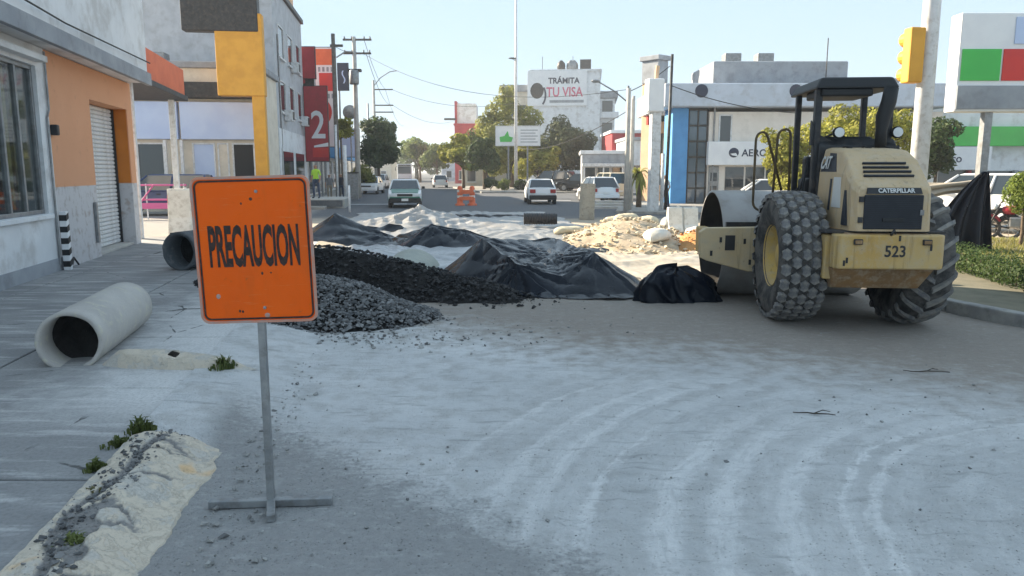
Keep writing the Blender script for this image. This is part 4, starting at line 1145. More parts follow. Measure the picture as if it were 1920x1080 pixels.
# small fittings: hinges, latches, lamps, tow pin, hoses, seam
for z in (1.26, 1.48): MB().box(-.40, -.345, -1.008, -.985, z, z + .06).build('hinge', M['dark_metal'], hood, bevel=.004)
MB().box(.30, .345, -1.012, -.99, 1.34, 1.40).build('latch', M['grey_metal'], hood, bevel=.004)
for x in (-.36, .40):
    tl_ = MB().box(x - .05, x + .05, -1.085, -1.058, 1.03, 1.09).build('tail_lamp', M['dark_metal'], bump, bevel=.008)
    MB().box(x - .038, x + .038, -1.092, -1.084, 1.042, 1.078).build('tail_lens', M['taillight_roller'] if 'taillight_roller' in M else M['cat_under'], tl_)
MB().tube([(.0, -1.06, 1.135), (.0, -1.09, 1.16), (.03, -1.06, 1.185), (.06, -1.03, 1.15)], .014, 7).build('tow_pin', M['dark_metal'], bump, smooth=True)
for x in (-.2, .02, .24): MB().tube([(x, .26, 1.9), (x + .05, .1, 2.10), (x + .1, .0, 2.075)], .014, 6).build('hose', M['black'], ro, smooth=True)
for k in range(4): MB().tube([(-.46 - .02 * k, .45 + .1 * k, 1.25), (-.50 - .01 * k, .5 + .09 * k, 1.55), (-.44, .55 + .05 * k, 1.9 - .1 * k)], .013, 6).build('control_cable', M['black'], ro, smooth=True)
for x in (-.12, .0, .12): MB().tube([(x, .98, 1.95), (x - .02, .9, 2.16)], [.008, .012], 6).build('lever', M['black'], ro, smooth=True)
for k in range(3): MB().box(-.86, -.64, .98, 1.16, .45 + .27 * k, .49 + .27 * k).build('step', M['dark_metal'], ro, bevel=.006)
# ------------------------------------------------------------------ buildings
def walls(b, W, H, t, openings, z0=0.0):
    """front wall in x 0..W, z z0..H, y 0..t with rectangular openings (x0,x1,za,zb)"""
    xs_ = sorted({0, W, *[o[0] for o in openings], *[o[1] for o in openings]})
    zs_ = sorted({z0, H, *[o[2] for o in openings], *[o[3] for o in openings]})
    for i in range(len(xs_) - 1):
        run = None
        for j in range(len(zs_) - 1):
            cx, cz = (xs_[i] + xs_[i + 1]) / 2, (zs_[j] + zs_[j + 1]) / 2
            hole = any(o[0] < cx < o[1] and o[2] < cz < o[3] for o in openings)
            if not hole:
                run = (run[0], zs_[j + 1]) if run else (zs_[j], zs_[j + 1])
            if (hole or j == len(zs_) - 2) and run:
                b.box(xs_[i], xs_[i + 1], 0, t, run[0], run[1]); run = None
    return b
def fbx(b, face, dim, u0, u1, z0, z1, d0, d1):
    W, D = dim
    if face == 'front': return b.box(u0, u1, -d1, -d0, z0, z1)
    if face == 'right': return b.box(W + d0, W + d1, u0, u1, z0, z1)
    return b.box(-d1, -d0, u0, u1, z0, z1)
def win(root, face, dim, u0, u1, z0, z1, frame=None, pane=None, mull=1, f=.07, sill=True):
    b = MB()
    for a in ((u0, u1, z1 - f, z1), (u0, u1, z0, z0 + f), (u0, u0 + f, z0 + f, z1 - f), (u1 - f, u1, z0 + f, z1 - f)):
        fbx(b, face, dim, a[0], a[1], a[2], a[3], -.02, .06)
    for k in range(1, mull):
        u = u0 + (u1 - u0) * k / mull; fbx(b, face, dim, u - f / 2, u + f / 2, z0 + f, z1 - f, -.02, .05)
    w = b.build('window', frame or M['white_metal'], root)
    fbx(MB(), face, dim, u0 + f, u1 - f, z0 + f, z1 - f, -.02, .012).build('pane', pane or M['glass'], w)
    if sill: fbx(MB(), face, dim, u0 - .08, u1 + .08, z0 - .09, z0 - .005, -.02, .14).build('sill', frame or M['white_metal'], w)
    return w
def block(root, W, D, H, mat, nm='wall', z0=-.1, cornice=None, x0=0, y0=0):
    MB().box(x0, x0 + W, y0, y0 + D, z0, H).build(nm, mat, root, bevel=.02)
    if cornice is not None:
        MB().box(x0 - .15, x0 + W + .15, y0 - .15, y0 + D + .15, H + .002, H + .28).build('cornice', cornice, root, bevel=.03)

M['pale_grey_wall'] = pm('pale_grey_wall', (.5, .52, .55), (.42, .44, .47), 1.5, .85, bump=.15, dirt=(.3, .3, .3), damt=.4, dscale=2)
# --- white building on the near left, then the orange shop, one row
FA = math.atan2(7.41, -1.59)
FS = Vector((-7.40, 10.66, .1)); FD = Vector((math.cos(FA), math.sin(FA), 0))
def fpos(u): return tuple(FS + FD * u)
wb = thing('white_building', 'white shop building at the far left edge with a tall mullioned window', 'building', fpos(-9), FA)
U0 = 9.0; Wt = U0 + 2.45
opn = [(U0 + .12, U0 + 2.06, 1.0, 3.42), (U0 - 3.2, U0 - 1.0, 1.0, 3.42)]
M['curtain_white'] = pm('curtain_white', (.6, .6, .56), (.5, .5, .46), 3, .9)
_t = NT('clear_glass'); _tr = _t.n('ShaderNodeBsdfTransparent'); _gl = _t.n('ShaderNodeBsdfGlossy'); _gl.inputs['Roughness'].default_value = .03
_mx = _t.n('ShaderNodeMixShader'); _mx.inputs[0].default_value = .22; _t.l(_tr.outputs[0], _mx.inputs[1]); _t.l(_gl.outputs[0], _mx.inputs[2]); _t.l(_mx.outputs[0], _t.out.inputs['Surface'])
_tr.inputs['Color'].default_value = (.75, .8, .8, 1); M['clear_glass'] = _t.m
walls(MB(), Wt, 3.75, .3, opn).build('wall', M['white_wall'], wb)
for k, (a, c, z0, z1) in enumerate(opn):
    f = .07; b = MB()
    b.box(a, c, .06, .16, z0, z0 + f); b.box(a, c, .06, .16, z1 - f, z1); b.box(a, a + f, .06, .16, z0 + f, z1 - f); b.box(c - f, c, .06, .16, z0 + f, z1 - f)
    for u in (.36, .66): b.box(a + (c - a) * u - .03, a + (c - a) * u + .03, .06, .15, z0 + f, z1 - f)
    wf = b.build('window', M['grey_metal'], wb, bevel=.006)
    ed = [a + f, a + (c - a) * .36 - .03, a + (c - a) * .36 + .03, a + (c - a) * .66 - .03, a + (c - a) * .66 + .03, c - f]
    for i in range(3):
        MB().box(ed[2 * i], ed[2 * i + 1], .10, .112, z0 + f, z1 - f).build('pane', M['clear_glass'], wf)
    for x0_, x1_, mt in ((.02, .30, 'curtain_white'), (.42, .62, 'curtain'), (.70, .80, 'curtain_white')):
        cb = MB(); cx0, cx1 = a + (c - a) * x0_, a + (c - a) * x1_
        cb.grid(lambda u, v: (cx0 + (cx1 - cx0) * u, .20 + .02 * math.sin(u * 22), z0 + .1 + (z1 - z0 - .2) * v), [i / 30 for i in range(31)], [0, .5, 1]); cb.build('curtain', M[mt], wf, smooth=True)
    MB().box(a - .06, c + .06, -.07, .06, z0 - .08, z0 - .004).build('sill', M['white_wall'], wf, bevel=.01)
    MB().box(a - .05, c + .05, -.18, -.002, z1 + .06, z1 + .16).build('hood', M['white_wall'], wf, bevel=.01)
MB().box(0, Wt, .3, 8, -.2, 3.74).build('building_core', M['interior'], wb)
MB().box(-.02, Wt + 5.1, -.42, 8, 3.76, 11.6).build('upper_storey', M['white_wall'], wb, bevel=.03)  # height above the view is raised so it shades the street
MB().box(-.04, Wt + 5.1, -.50, -.40, 3.70, 3.98).build('drip_edge', M['grey_wall'], wb, bevel=.01)
for k in range(6):
    win(wb, 'front', (Wt, 8), 1.2 + k * 2.6, 2.6 + k * 2.6, 6.6, 8.4, f=.08) if False else None

def orange_mat():
    t = NT('orange_shop_paint'); P = t.coord(); X, Y, Z = t.xyz(P); n = t.noise(P, 1.2, 5); n2 = t.noise(P, 6, 7, .65)
    up = t.mix(n, (.70, .37, .22), (.63, .31, .17)); lo = t.mix(n, (.6, .59, .6), (.5, .49, .5))
    lo = t.mix(t.math('MULTIPLY', t.ramp(n2, .5, .62), .6), lo, (.36, .34, .33))
    col = t.mix(t.ramp(t.math('ADD', Z, t.math('MULTIPLY', n2, .01)), 1.43, 1.45), lo, up)
    col = t.mix(t.math('MULTIPLY', t.ramp(n2, .56, .7), .35), col, (.4, .22, .14))
    t.set(color=col, rough=.85, spec=.25); t.bump(n2, .15, .02); return t.m
M['orange_shop'] = orange_mat()
M['orange_reveal'] = pm('orange_reveal', (.6, .2, .035), (.52, .17, .03), 2, .8)
ob = thing('orange_shop', 'orange and grey painted shop with a white roller shutter, next to the white building', 'shop', fpos(2.455), FA)
OW = 5.12
walls(MB(), OW, 3.74, .42, [(2.15, 4.72, -.1, 3.12)]).build('wall', M['orange_shop'], ob)
MB().box(0, OW, .42, 8, -.2, 3.735).build('building_core', M['interior'], ob)
MB().box(2.15, 4.72, .05, .42, 0.0, .06).build('threshold', M['concrete'], ob, bevel=.01)
MB().box(4.70, 4.718, .02, .36, 1.45, 3.12).build('reveal', M['orange_reveal'], ob)
shut = MB().box(2.16, 4.70, .38, .40, .06, 3.12).build('shutter', M['white_metal'], ob)
nsl = 34
sm = MB(); sm.prism([(.345, 0), (.325, .022), (.325, .058), (.345, .08), (.375, .085), (.375, -.003)], 2.17, 4.69, 'x'); sme = sm.mesh('slat')
bm = bmesh.new(); bm.from_mesh(sme); bmesh.ops.recalc_face_normals(bm, faces=bm.faces); bm.to_mesh(sme); bm.free(); sme.materials.append(M['white_metal'])
for k in range(nsl):
    o = bpy.data.objects.new('slat', sme); COL.objects.link(o); o.parent = shut; o.location = (0, 0, .07 + k * .0895)
for x in (2.16, 4.66):
    MB().box(x, x + .045, .28, .37, .06, 3.1).build('guide_rail', M['dark_metal'], ob)
MB().box(-.02, .1, -.12, -.004, 2.32, 2.5).build('wall_lamp', M['dark_metal'], ob, bevel=.02)
MB().box(1.85, 1.95, -.06, -.003, .3, 1.1).build('meter_box', M['grey_metal'], ob, bevel=.01)
# striped guard post where the two buildings meet
gpst = thing('guard_post', 'black and white striped guard post at the foot of the wall', 'post', tuple(Vector(fpos(2.36)) + Vector((.12, .02, 0))), FA)
MB().box(-.055, .055, -.055, .055, 0, 1.02).build('post', M['sign_white'], gpst, bevel=.008)
for k in range(5):
    MB().prism([(-.058, .06 + k * .2), (.058, .10 + k * .2), (.058, .2 + k * .2), (-.058, .16 + k * .2)], -.059, .059, 'y').build('stripe', M['black'], gpst)
cab_ = MB().tube([(0, 0, .45), (.02, 0, .1), (.25, .02, .06), (.42, .05, .16), (.5, .0, .02)], .018, 6)
tag(cab_.build('cable', M['black'], loc=tuple(Vector(fpos(2.5)) + Vector((.09, 0, 0))), rot=(0, 0, FA), smooth=True), 'loose black cable curling at the foot of the orange wall', 'cable')

# --- orange-edged canopy past the shop corner
cn = thing('canopy', 'orange-edged canopy over the corner beyond the orange shop', 'canopy', fpos(8.2), FA)
MB().box(0, 5.6, 0, 1.5, 4.05, 4.85).build('fascia', M['orange_red'], cn, bevel=.02)
MB().box(-.05, 5.65, -.08, 1.55, 3.9, 4.045).build('edge', M['dark_metal'], cn, bevel=.01)
for x in (.6, 5.2):
    MB().box(x - .08, x + .08, .25, .41, -.1, 3.9).build('column', M['white_metal'], cn, bevel=.01)

# --- corner shop across the side street
SA = R(7.7)
cs = thing('corner_shop', 'shop across the side street with pale blue sign panels over its windows', 'shop', (-21.5, 33.66, 0), SA)
block(cs, 10, 5, 6.4, M['cream_wall'], cornice=M['grey_wall'])
dim = (10, 5)
for u0, u1 in ((.2, 4.3), (4.5, 6.5), (6.62, 9.9)):
    fbx(MB(), 'front', dim, u0, u1, 3.25, 4.9, .02, .3).build('sign_panel', M['sign_blue'] if u0 > 4 else M['sign_white'], cs, bevel=.02)
fbx(MB(), 'front', dim, 0, 10, 5.05, 5.75, .02, .5).build('dark_eave', M['dark_metal'], cs, bevel=.03)
for u0, u1, m_ in ((.3, 2.3, 'glass'), (2.5, 4.4, 'glass'), (4.6, 5.8, 'glass'), (7.0, 8.0, 'sign_blue'), (8.1, 8.6, 'cream_wall'), (8.75, 9.75, 'black')):
    win(cs, 'front', dim, u0, u1, .15 if m_ != 'cream_wall' else .0, 3.1, M['white_metal'], M[m_], sill=False)
for u in (5.9, 6.25, 6.6): fbx(MB(), 'front', dim, u, u + .12, 0, 3.2, .4, .52).build('column', M['white_metal'], cs)
# --- tall grey building behind it along the street
tg = thing('grey_building', 'tall grey-blue building rising behind the amber sign on the left', 'building', (-12.35, 40.2, 0), R(97.7))
# local x runs along the street, outer face at y = 0 looking towards the road
block(tg, 10.6, 7, 11.3, M['pale_grey_wall'], cornice=M['dark_metal'])
MB().box(-.02, 10.62, -.06, .5, -.1, 4.1).build('ground_floor_band', M['white_wall'], tg, bevel=.02)
for k in range(3):
    for z in (5.0, 7.9):
        win(tg, 'front', (10.6, 7), 1.1 + 3.2 * k, 2.9 + 3.2 * k, z, z + 1.7)
for k in range(2): fbx(MB(), 'front', (10.6, 7), 1 + 4.5 * k, 4.4 + 4.5 * k, .1, 2.9, .07, .1).build('shop_window', M['glass'], tg)
fbx(MB(), 'left', (10.6, 7), 1.2, 3.2, 3.2, 3.7, .02, .12).build('small_sign', M['green_band'], tg)
MB().box(10.2, 11.2, .5, 3, 11.6, 13.4).build('roof_hut', M['peach_wall'], tg, bevel=.03)
# --- amber totem sign
am = thing('totem_sign', 'amber panel sign on a thick amber post by the corner shop', 'sign', (-10.75, 32.6, 0), SA)
MB().box(-.26, .26, -.2, .2, 0, 5.0).build('post', M['amber'], am, bevel=.03)
MB().box(-1.62, .3, -.26, .26, 4.95, 8.3).build('panel', M['amber'], am, bevel=.05)
MB().box(-2.9, .15, -.3, .3, 7.55, 10.4).build('top_box', M['dark_metal'], am, bevel=.05)
# --- red-fronted shops further along, projecting boards
rb = thing('red_shop_row', 'row of red-fronted shops with projecting boards on the left of the street', 'building', (-13.9, 51.2, 0), R(97.7))
block(rb, 13, 8, 7.6, M['cream_wall'], cornice=M['red_wall'])
MB().box(.3, 12.7, -.25, -.003, 3.3, 5.2).build('fascia', M['bright_red'], rb, bevel=.02)
for k in range(4):
    win(rb, 'front', (13, 8), .6 + 3.1 * k, 2.9 + 3.1 * k, .2, 3.0, M['white_metal'], M['glass'], sill=False)
    win(rb, 'front', (13, 8), .8 + 3.1 * k, 2.6 + 3.1 * k, 5.5, 6.9, M['white_metal'], M['glass'])
rb2 = thing('pale_shop_row', 'pale two-storey shops behind the red boards and the left utility pole', 'building', (-15.75, 64.6, 0), R(97.7))
block(rb2, 22, 8, 6.6, M['white_wall'], cornice=M['grey_wall'])
for k in range(6): win(rb2, 'front', (22, 8), .8 + 3.6 * k, 3.4 + 3.6 * k, .2, 2.8, M['white_metal'], M['glass'], sill=False)
MB().box(.2, 21.8, -.9, -.003, 3.0, 3.9).build('awning', M['blue_wall'], rb2, bevel=.02)

def board_sign(name, label, loc, w, z0, z1, mat, frame='dark_metal', rz=0, th=.22, pole=True, px=0, group='projecting shop boards on the left'):
    t = thing(name, label, 'sign', loc, rz, group)
    MB().box(-w / 2, w / 2, -th / 2, th / 2, z0, z1).build('panel', M[mat], t, bevel=.02)
    b = MB(); b.box(-w / 2 - .04, w / 2 + .04, -th / 2 + .03, th / 2 - .03, z0 - .05, z1 + .05); b.build('frame', M[frame], t)
    if pole: MB().cyl((px, .1, 0), (px, .1, z0), .07, n=10).build('post', M['grey_metal'], t)
    return t
bs = board_sign('shop_board', 'tall maroon board with a white number 2', (-12.85, 50.2, 0), 1.5, 2.5, 7.3, 'red_wall', px=.2)
text('number', '2', 2.5, M['sign_white'], bs, (.12, -.115, 4.75), (R(90), 0, 0), .01, .8, .03)
MB().box(-.3, .75, -.13, -.112, 2.75, 3.35).build('red_stripe', M['bright_red'], bs)
MB().prism([(-.2, 3.5), (.74, 3.7), (.74, 3.45), (-.2, 3.38)], -.128, -.112, 'y').build('white_stripe', M['sign_white'], bs)
bs = board_sign('shop_board', 'maroon board high up, above and left of the number 2', (-13.75, 51.0, 0), 1.5, 7.9, 9.9, 'red_wall', pole=False)
MB().box(-.6, .6, .1, .3, 6.9, 7.9).build('bracket', M['dark_metal'], bs)
bs = board_sign('shop_board', 'stacked red and white board between the maroon board and the wooden pole', (-13.3, 55.0, 0), 1.45, 3.6, 10.5, 'sign_white', px=-.3)
MB().box(-.7, .7, -.13, -.112, 9.3, 10.4).build('top_panel', M['orange_red'], bs)
MB().box(-.45, .68, -.13, -.112, 7.5, 8.75).build('red_panel', M['bright_red'], bs)
b = MB(); b.prism([(-.72 + 1.1 * math.cos(R(a)), 6.05 + 1.1 * math.sin(R(a))) for a in range(-55, 60, 10)] + [(-.70, 6.05)], -.13, -.112, 'y'); b.build('red_disc', M['bright_red'], bs)
for z in (9.0, 7.15): 
    for k in range(4): MB().box(-.5 + k * .3, -.34 + k * .3, -.128, -.112, z - .16, z + .16).build('letter_mark', M['grey_wall'], bs)
bs = board_sign('shop_board', 'small dark blue board hanging right of the wooden pole', (-13.15, 60.0, 0), .8, 8.1, 10.1, 'navy', pole=True, px=-.36)
b = MB(); b.prism([(.1 * math.sin(k) , 8.6 + k * .16) for k in range(7)] + [(.1 * math.sin(k) + .1, 8.6 + k * .16) for k in range(6, -1, -1)], -.13, -.112, 'y'); b.build('emblem', M['sign_blue'], bs)
bs = board_sign('shop_board', 'light blue panel low on the left behind the white posts', (-13.1, 61.5, 0), 1.5, 3.0, 5.2, 'sign_blue', px=.5)
bs = thing('disc_sign', 'round pale grey disc sign on a post beside the small yellow-green tree', 'sign', (-12.4, 58.5, 0), 0)
b = MB(); b.lathe([(.001, .06), (.52, .05), (.55, 0), (.52, -.05), (.001, -.06)], 24, Matrix.Translation((0, 0, 6.3)) @ Matrix.Rotation(R(90), 4, 'X')); b.build('disc', M['grey_metal'], bs, smooth=True)
MB().cyl((0, .08, 0), (0, .08, 6.2), .05, n=8).build('post', M['grey_metal'], bs)

# --- white visa building in the distance
vb = thing('white_tower_block', 'white five-storey block with a large rooftop advertising wall', 'building', (2.5, 104, 0), R(-6))
block(vb, 9.4, 12, 15.1, M['white_wall'], cornice=M['white_wall'])
dim = (9.4, 12)
MB().box(-4.0, 0, .8, 11, -.1, 12.6).build('left_wing', M['cream_wall'], vb, bevel=.03)
MB().box(-4.3, .2, .5, 11.3, 12.6, 13.5).build('wing_roof', M['grey_wall'], vb, bevel=.03)
MB().box(9.4, 11.4, 1.0, 10, -.1, 11.6).build('right_wing', M['white_wall'], vb, bevel=.03)
MB().box(9.2, 11.8, .7, 10.3, 11.6, 12.6).build('right_roof', M['grey_wall'], vb, bevel=.2)
for k in range(3):
    z = 3.2 + k * 2.9
    MB().box(9.42, 11.9, .3, 1.0, z, z + .8).build('balcony', M['white_wall'], vb, bevel=.03)
    MB().box(9.7, 11.1, .93, 1.01, z + .85, z + 2.3).build('balcony_window', M['glass'], vb)
    MB().box(-3.4, -1.9, .72, .82, z + .3, z + 1.8).build('window', M['glass'], vb)
    MB().box(-1.5, -.4, .72, .82, z + .3, z + 1.8).build('window', M['glass'], vb)
for k in range(4):
    w = MB().box(-.06, .0, 2 + k * 2.3, 3.4 + k * 2.3, 13.6, 14.6); w.build('window', M['glass'], vb)
bbd = MB().box(-.4, 7.6, -.2, -.003, 10.6, 15.2).build('advertising_wall', M['sign_white'], vb, bevel=.02)
text('lettering', 'TRÁMITA', 1.05, M['navy'], bbd, (4.5, -.21, 13.85), (R(90), 0, 0), .02, .95, .03)
M['pink_ink'] = plain('pink_ink', (.6, .12, .2), .6)
text('lettering', 'TU VISA', 1.75, M['pink_ink'], bbd, (4.6, -.21, 12.35), (R(90), 0, 0), .02, .78, .03)
MB().box(2.6, 7.2, -.215, -.2, 11.0, 11.35).build('small_print', M['grey_wall'], bbd)
MB().sphere((.9, -.16, 12.6), 1.0, 16, 10, (1, .1, 1.15)).build('emblem', M['dark_metal'], bbd, smooth=True)
b = MB(); b.tube([(1.3 + .75 * math.cos(R(a)), -.22, 12.0 + 1.35 * math.sin(R(a))) for a in range(-60, 50, 12)], .12, 6); b.build('emblem_arc', M['navy'], bbd)
for x, mt, kind in ((4.0, 'dark_metal', 0), (5.3, 'grey_metal', 1), (5.75, 'grey_metal', 1)):
    b = MB(); b.lathe([(.001, 0), (.55, 0), (.58, .9), (.5, 1.25), (.25, 1.5), (.2, 1.6), (.001, 1.62)], 14, Matrix.Translation((x, 3, 15.35))); b.build('water_tank', M[mt], vb, smooth=True)
MB().box(6.6, 8.1, 2.5, 4, 15.35, 17.0).build('roof_box', M['dark_metal'], vb, bevel=.05)

# --- other far buildings
def simple_building(name, label, loc, rz, W, D, H, mat, corn, rows, cols, zs0=.6, dz=3.0, pane='glass', face='front', cat='building'):
    t = thing(name, label, cat, loc, rz)
    block(t, W, D, H, M[mat], cornice=M[corn])
    for r_ in range(rows):
        for c in range(cols):
            u = W * (c + .5) / cols; win(t, face, (W, D), u - .55, u + .55, zs0 + r_ * dz, zs0 + 1.4 + r_ * dz, pane=M[pane])
    return t
t_ = simple_building('maroon_building', 'maroon building with a pale upper storey seen past the yellow-green tree', (-8.9, 118, 0), R(0), 4.6, 10, 8.9, 'red_wall', 'red_wall', 2, 2)
MB().box(.3, 3.3, 1, 8, 9.2, 12.3).build('upper_storey', M['white_wall'], t_, bevel=.03)
MB().box(0, .35, .5, 8, 9.2, 12.6).build('side_wall', M['red_wall'], t_, bevel=.02)
MB().box(-1.6, .2, .2, .4, 9.7, 10.0).build('beam', M['dark_metal'], t_)
t_ = simple_building('red_shop', 'small red-topped shop right of the dark tree', (9.2, 70, 0), R(0), 3.0, 8, 5.3, 'red_wall', 'white_wall', 1, 2, .6)
MB().box(-.1, 3.1, -.9, -.003, 2.7, 3.1).build('awning', M['white_wall'], t_, bevel=.02)
text('emblem', 'A', 1.0, M['sign_white'], t_, (2.2, -.02, 4.3), (R(90), 0, 0), .02, 1, .02)
t_ = simple_building('grey_house', 'grey shaded house front below the red shop', (5.6, 60.5, 0), R(-4), 3.4, 6, 3.2, 'grey_wall', 'white_wall', 1, 3, .8)
MB().box(0, 3.4, -1.1, -.003, 2.2, 2.45).build('awning', M['white_metal'], t_, bevel=.02)
for u in (.1, 1.6, 3.1): MB().box(u, u + .12, -1.0, -.88, 0, 2.2).build('post', M['white_metal'], t_)
t_ = simple_building('white_house', 'low white building between the red shop and the orange tower', (9.6, 64, 0), R(0), 5.5, 6, 4.4, 'white_wall', 'grey_wall', 1, 3, 1)
t_ = simple_building('peach_tower', 'tall narrow orange-peach tower left of the blue column', (8.72, 46, 0), R(40), .85, 1.2, 8.4, 'peach_wall', 'grey_wall', 0, 1)
MB().box(-.03, .88, -.03, 1.23, 7.1, 8.39).build('grey_top', M['grey_wall'], t_, bevel=.02)
MB().box(-.32, -.02, .4, .55, 4.6, 6.6).build('red_banner', M['bright_red'], t_, bevel=.01)
for k in range(3): MB().box(.2, .65, -.05, 0, 1.0 + 1.9 * k, 2.2 + 1.9 * k).build('window', M['glass'], t_)
# long back rows closing the street
for lab, x, y, W, H, mt in (('cream row house at the end of the street, left side', -33, 150, 9, 6, 'cream_wall'), ('grey block at the end of the street, centre', -23, 260, 26, 7, 'grey_wall'),
                            ('white row house at the end of the street, right side', -14, 150, 9, 6.5, 'white_wall'), ('cream house far behind the big roadside tree', -6, 90, 7, 5, 'cream_wall')):
    simple_building('far_house', lab, (x, y, 0), 0, W, 8, H, mt, 'grey_wall', 2, 3)

M['roof_pale'] = pm('roof_pale', (.55, .6, .68), (.48, .53, .6), 1, .6, dirt=(.35, .36, .38), damt=.5, dscale=1.5)
# --- airline office on the right with glass tower and blue column
ae = thing('airline_office', 'white airline office with glass tower and blue column behind the roller', 'office', (8.55, 40.6, 0), R(0))
dim = (15, 9)
M['office_wall'] = pm('office_wall', (.8, .74, .67), (.74, .68, .61), 1.2, .85, bump=.1, dirt=(.5, .45, .4), damt=.35, dscale=1.4)
block(ae, 12.4, 9, 4.95, M['office_wall'], x0=1.95)
MB().box(-.0, .85, .05, 2.2, -.1, 5.15).build('blue_column', M['blue_wall'], ae, bevel=.03)
MB().box(.86, 1.94, .25, 4, -.1, 5.1).build('glass_tower', M['glass_blue'], ae)
for k in range(7): MB().box(.86, 1.94, .16, .25, .05 + k * .83, .13 + k * .83).build('transom', M['dark_metal'], ae)
for k in range(3): MB().box(.87 + k * .5, .93 + k * .5, .17, .26, 0, 5.1).build('mullion', M['dark_metal'], ae)
for r_ in range(6):
    for k in range(2): MB().box(.95 + k * .5, 1.35 + k * .5, .19, .25, .16 + r_ * .83, .85 + r_ * .83).build('pane', M['glass_blue'], ae)
MB().box(-.6, 14.6, -.7, 8, 5.16, 6.35).build('roof_band', M['roof_pale'], ae, bevel=.06)
for x in (1.3, 6.2):
    MB().lathe([(.001, .03), (.32, .025), (.34, 0)], 18, Matrix.Translation((x, -.705, 5.95)) @ Matrix.Rotation(R(90), 4, 'X')).build('round_logo', M['navy'], ae)
MB().box(2.3, 9.6, 1, 6, 6.36, 7.7).build('roof_plant', M['grey_wall'], ae, bevel=.1)
win(ae, 'front', (15, 9), 2.45, 3.15, 3.25, 4.8, M['white_metal'], M['glass'])
sg_ = MB().box(1.85, 7.4, -.42, -.003, 2.15, 3.38).build('sign_board', M['sign_white'], ae, bevel=.02)
text('lettering', 'AEROMEXICO', .52, M['navy'], sg_, (3.62, -.425, 2.77), (R(90), 0, 0), .01, 1.0, .008, 'LEFT')
b = MB(); b.sphere((3.2, -.42, 2.80), .27, 14, 9, (1, .12, .95)); b.build('emblem', M['navy'], sg_, smooth=True)
MB().prism([(3.0, 2.74), (3.3, 2.78), (3.42, 2.60), (3.12, 2.66)], -.47, -.452, 'y').build('emblem_notch', M['sign_white'], sg_)
for k in range(5):
    MB().box(2.9 + k * 1.1, 3.9 + k * 1.1, -.03, .1, .35, 2.05).build('shop_window', M['glass'], ae)
MB().box(2.0, 2.55, -.08, .1, .05, 2.1).build('door', M['grey_metal'], ae, bevel=.02)
for z in (.6, 1.3): MB().box(2.1, 2.45, -.09, -.07, z, z + .45).build('door_panel', M['glass'], ae)
MB().box(2.6, 14, -.06, .05, .0, .33).build('plinth', M['grey_wall'], ae)
# right-hand shop with green band
gs = thing('green_band_shop', 'shop with a bright green band behind the pylon sign at the right', 'shop', (22.2, 42.2, 0), R(0))
block(gs, 16, 8, 5.6, M['white_wall'], cornice=M['grey_wall'])
MB().box(.0, 15.9, -.5, -.003, 3.2, 4.25).build('green_fascia', M['green_band'], gs, bevel=.02)
sb_ = MB().box(.1, 4.05, -.72, -.003, 1.9, 3.16).build('sign_board', M['sign_white'], gs, bevel=.02)
text('lettering', 'aeromexico', .62, M['navy'], sb_, (.95, -.725, 2.5), (R(90), 0, 0), .01, 1.0, .006)
MB().box(0, 16, -.04, .05, 0, 1.85).build('dark_front', M['glass'], gs)
for k in range(6): MB().box(.5 + k * 2.6, .68 + k * 2.6, -.3, -.05, 0, 1.88).build('pier', M['red_wall'] if k < 2 else M['grey_wall'], gs)

# --- facade clutter
for u, z in ((2.2, 4.6), (5.4, 7.6), (8.6, 4.7)):
    ac = fbx(MB(), 'front', (10.6, 7), u, u + .9, z, z + .6, .02, .45).build('air_conditioner', M['white_metal'], tg, bevel=.02)
    fbx(MB(), 'front', (10.6, 7), u + .15, u + .75, z + .08, z + .52, .44, .47).build('fan_grille', M['dark_metal'], ac)
MB().tube([(.6, -.05, .2), (.6, -.05, 3.0), (.9, -.05, 3.3), (.9, -.05, 9)], .05, 7).build('drain_pipe', M['grey_metal'], tg)
for x in (3.2, 5.0, 10.6, 12.0):
    MB().box(x, x + .9, 2, 2.8, 6.37 if x > 9.8 else 7.71, (6.37 if x > 9.8 else 7.71) + .55).build('roof_unit', M['grey_metal'], ae, bevel=.04)
MB().tube([(8.2, .5, 6.36), (8.2, .5, 8.8)], .03, 6).build('antenna', M['dark_metal'], ae)
MB().tube([(2.2, -.06, .05), (2.2, -.06, 5.15)], .05, 7).build('drain_pipe', M['grey_metal'], ae)
for x in (U0 - .55, U0 + 2.28):
    MB().tube([(x, -.03, .1), (x, -.03, 2.6), (x + .12, -.03, 2.75), (x + .12, -.03, 3.7)], .018, 6).build('conduit', M['grey_metal'], wb)
MB().box(U0 - .75, U0 - .42, -.1, -.003, 1.3, 1.75).build('meter_box', M['grey_metal'], wb, bevel=.012)
MB().box(0, Wt, -.025, -.002, .0, .22).build('skirting', M['grey_wall'], wb)
MB().tube([(-.3, -.52, 4.25), (3, -.53, 4.15), (6, -.52, 4.22), (11, -.53, 4.1), (16.4, -.52, 4.2)], .016, 6).build('facade_cable', M['black'], wb)
for x in (1.4, 5.6): MB().tube([(x, 3, 15.3), (x, 3, 17.5)], .04, 6).build('antenna', M['dark_metal'], vb)
for k in range(3):
    MB().box(.9 + k * 2.9, 2.1 + k * 2.9, -.06, 0, 4.2, 5.8).build('window', M['glass'], vb)
for x, w in ((1.0, .8), (4.4, 1.2), (7.9, .9)): MB().box(x, x + w, 1.5, 2.4, 6.69, 7.3).build('roof_unit', M['grey_metal'], cs, bevel=.04)
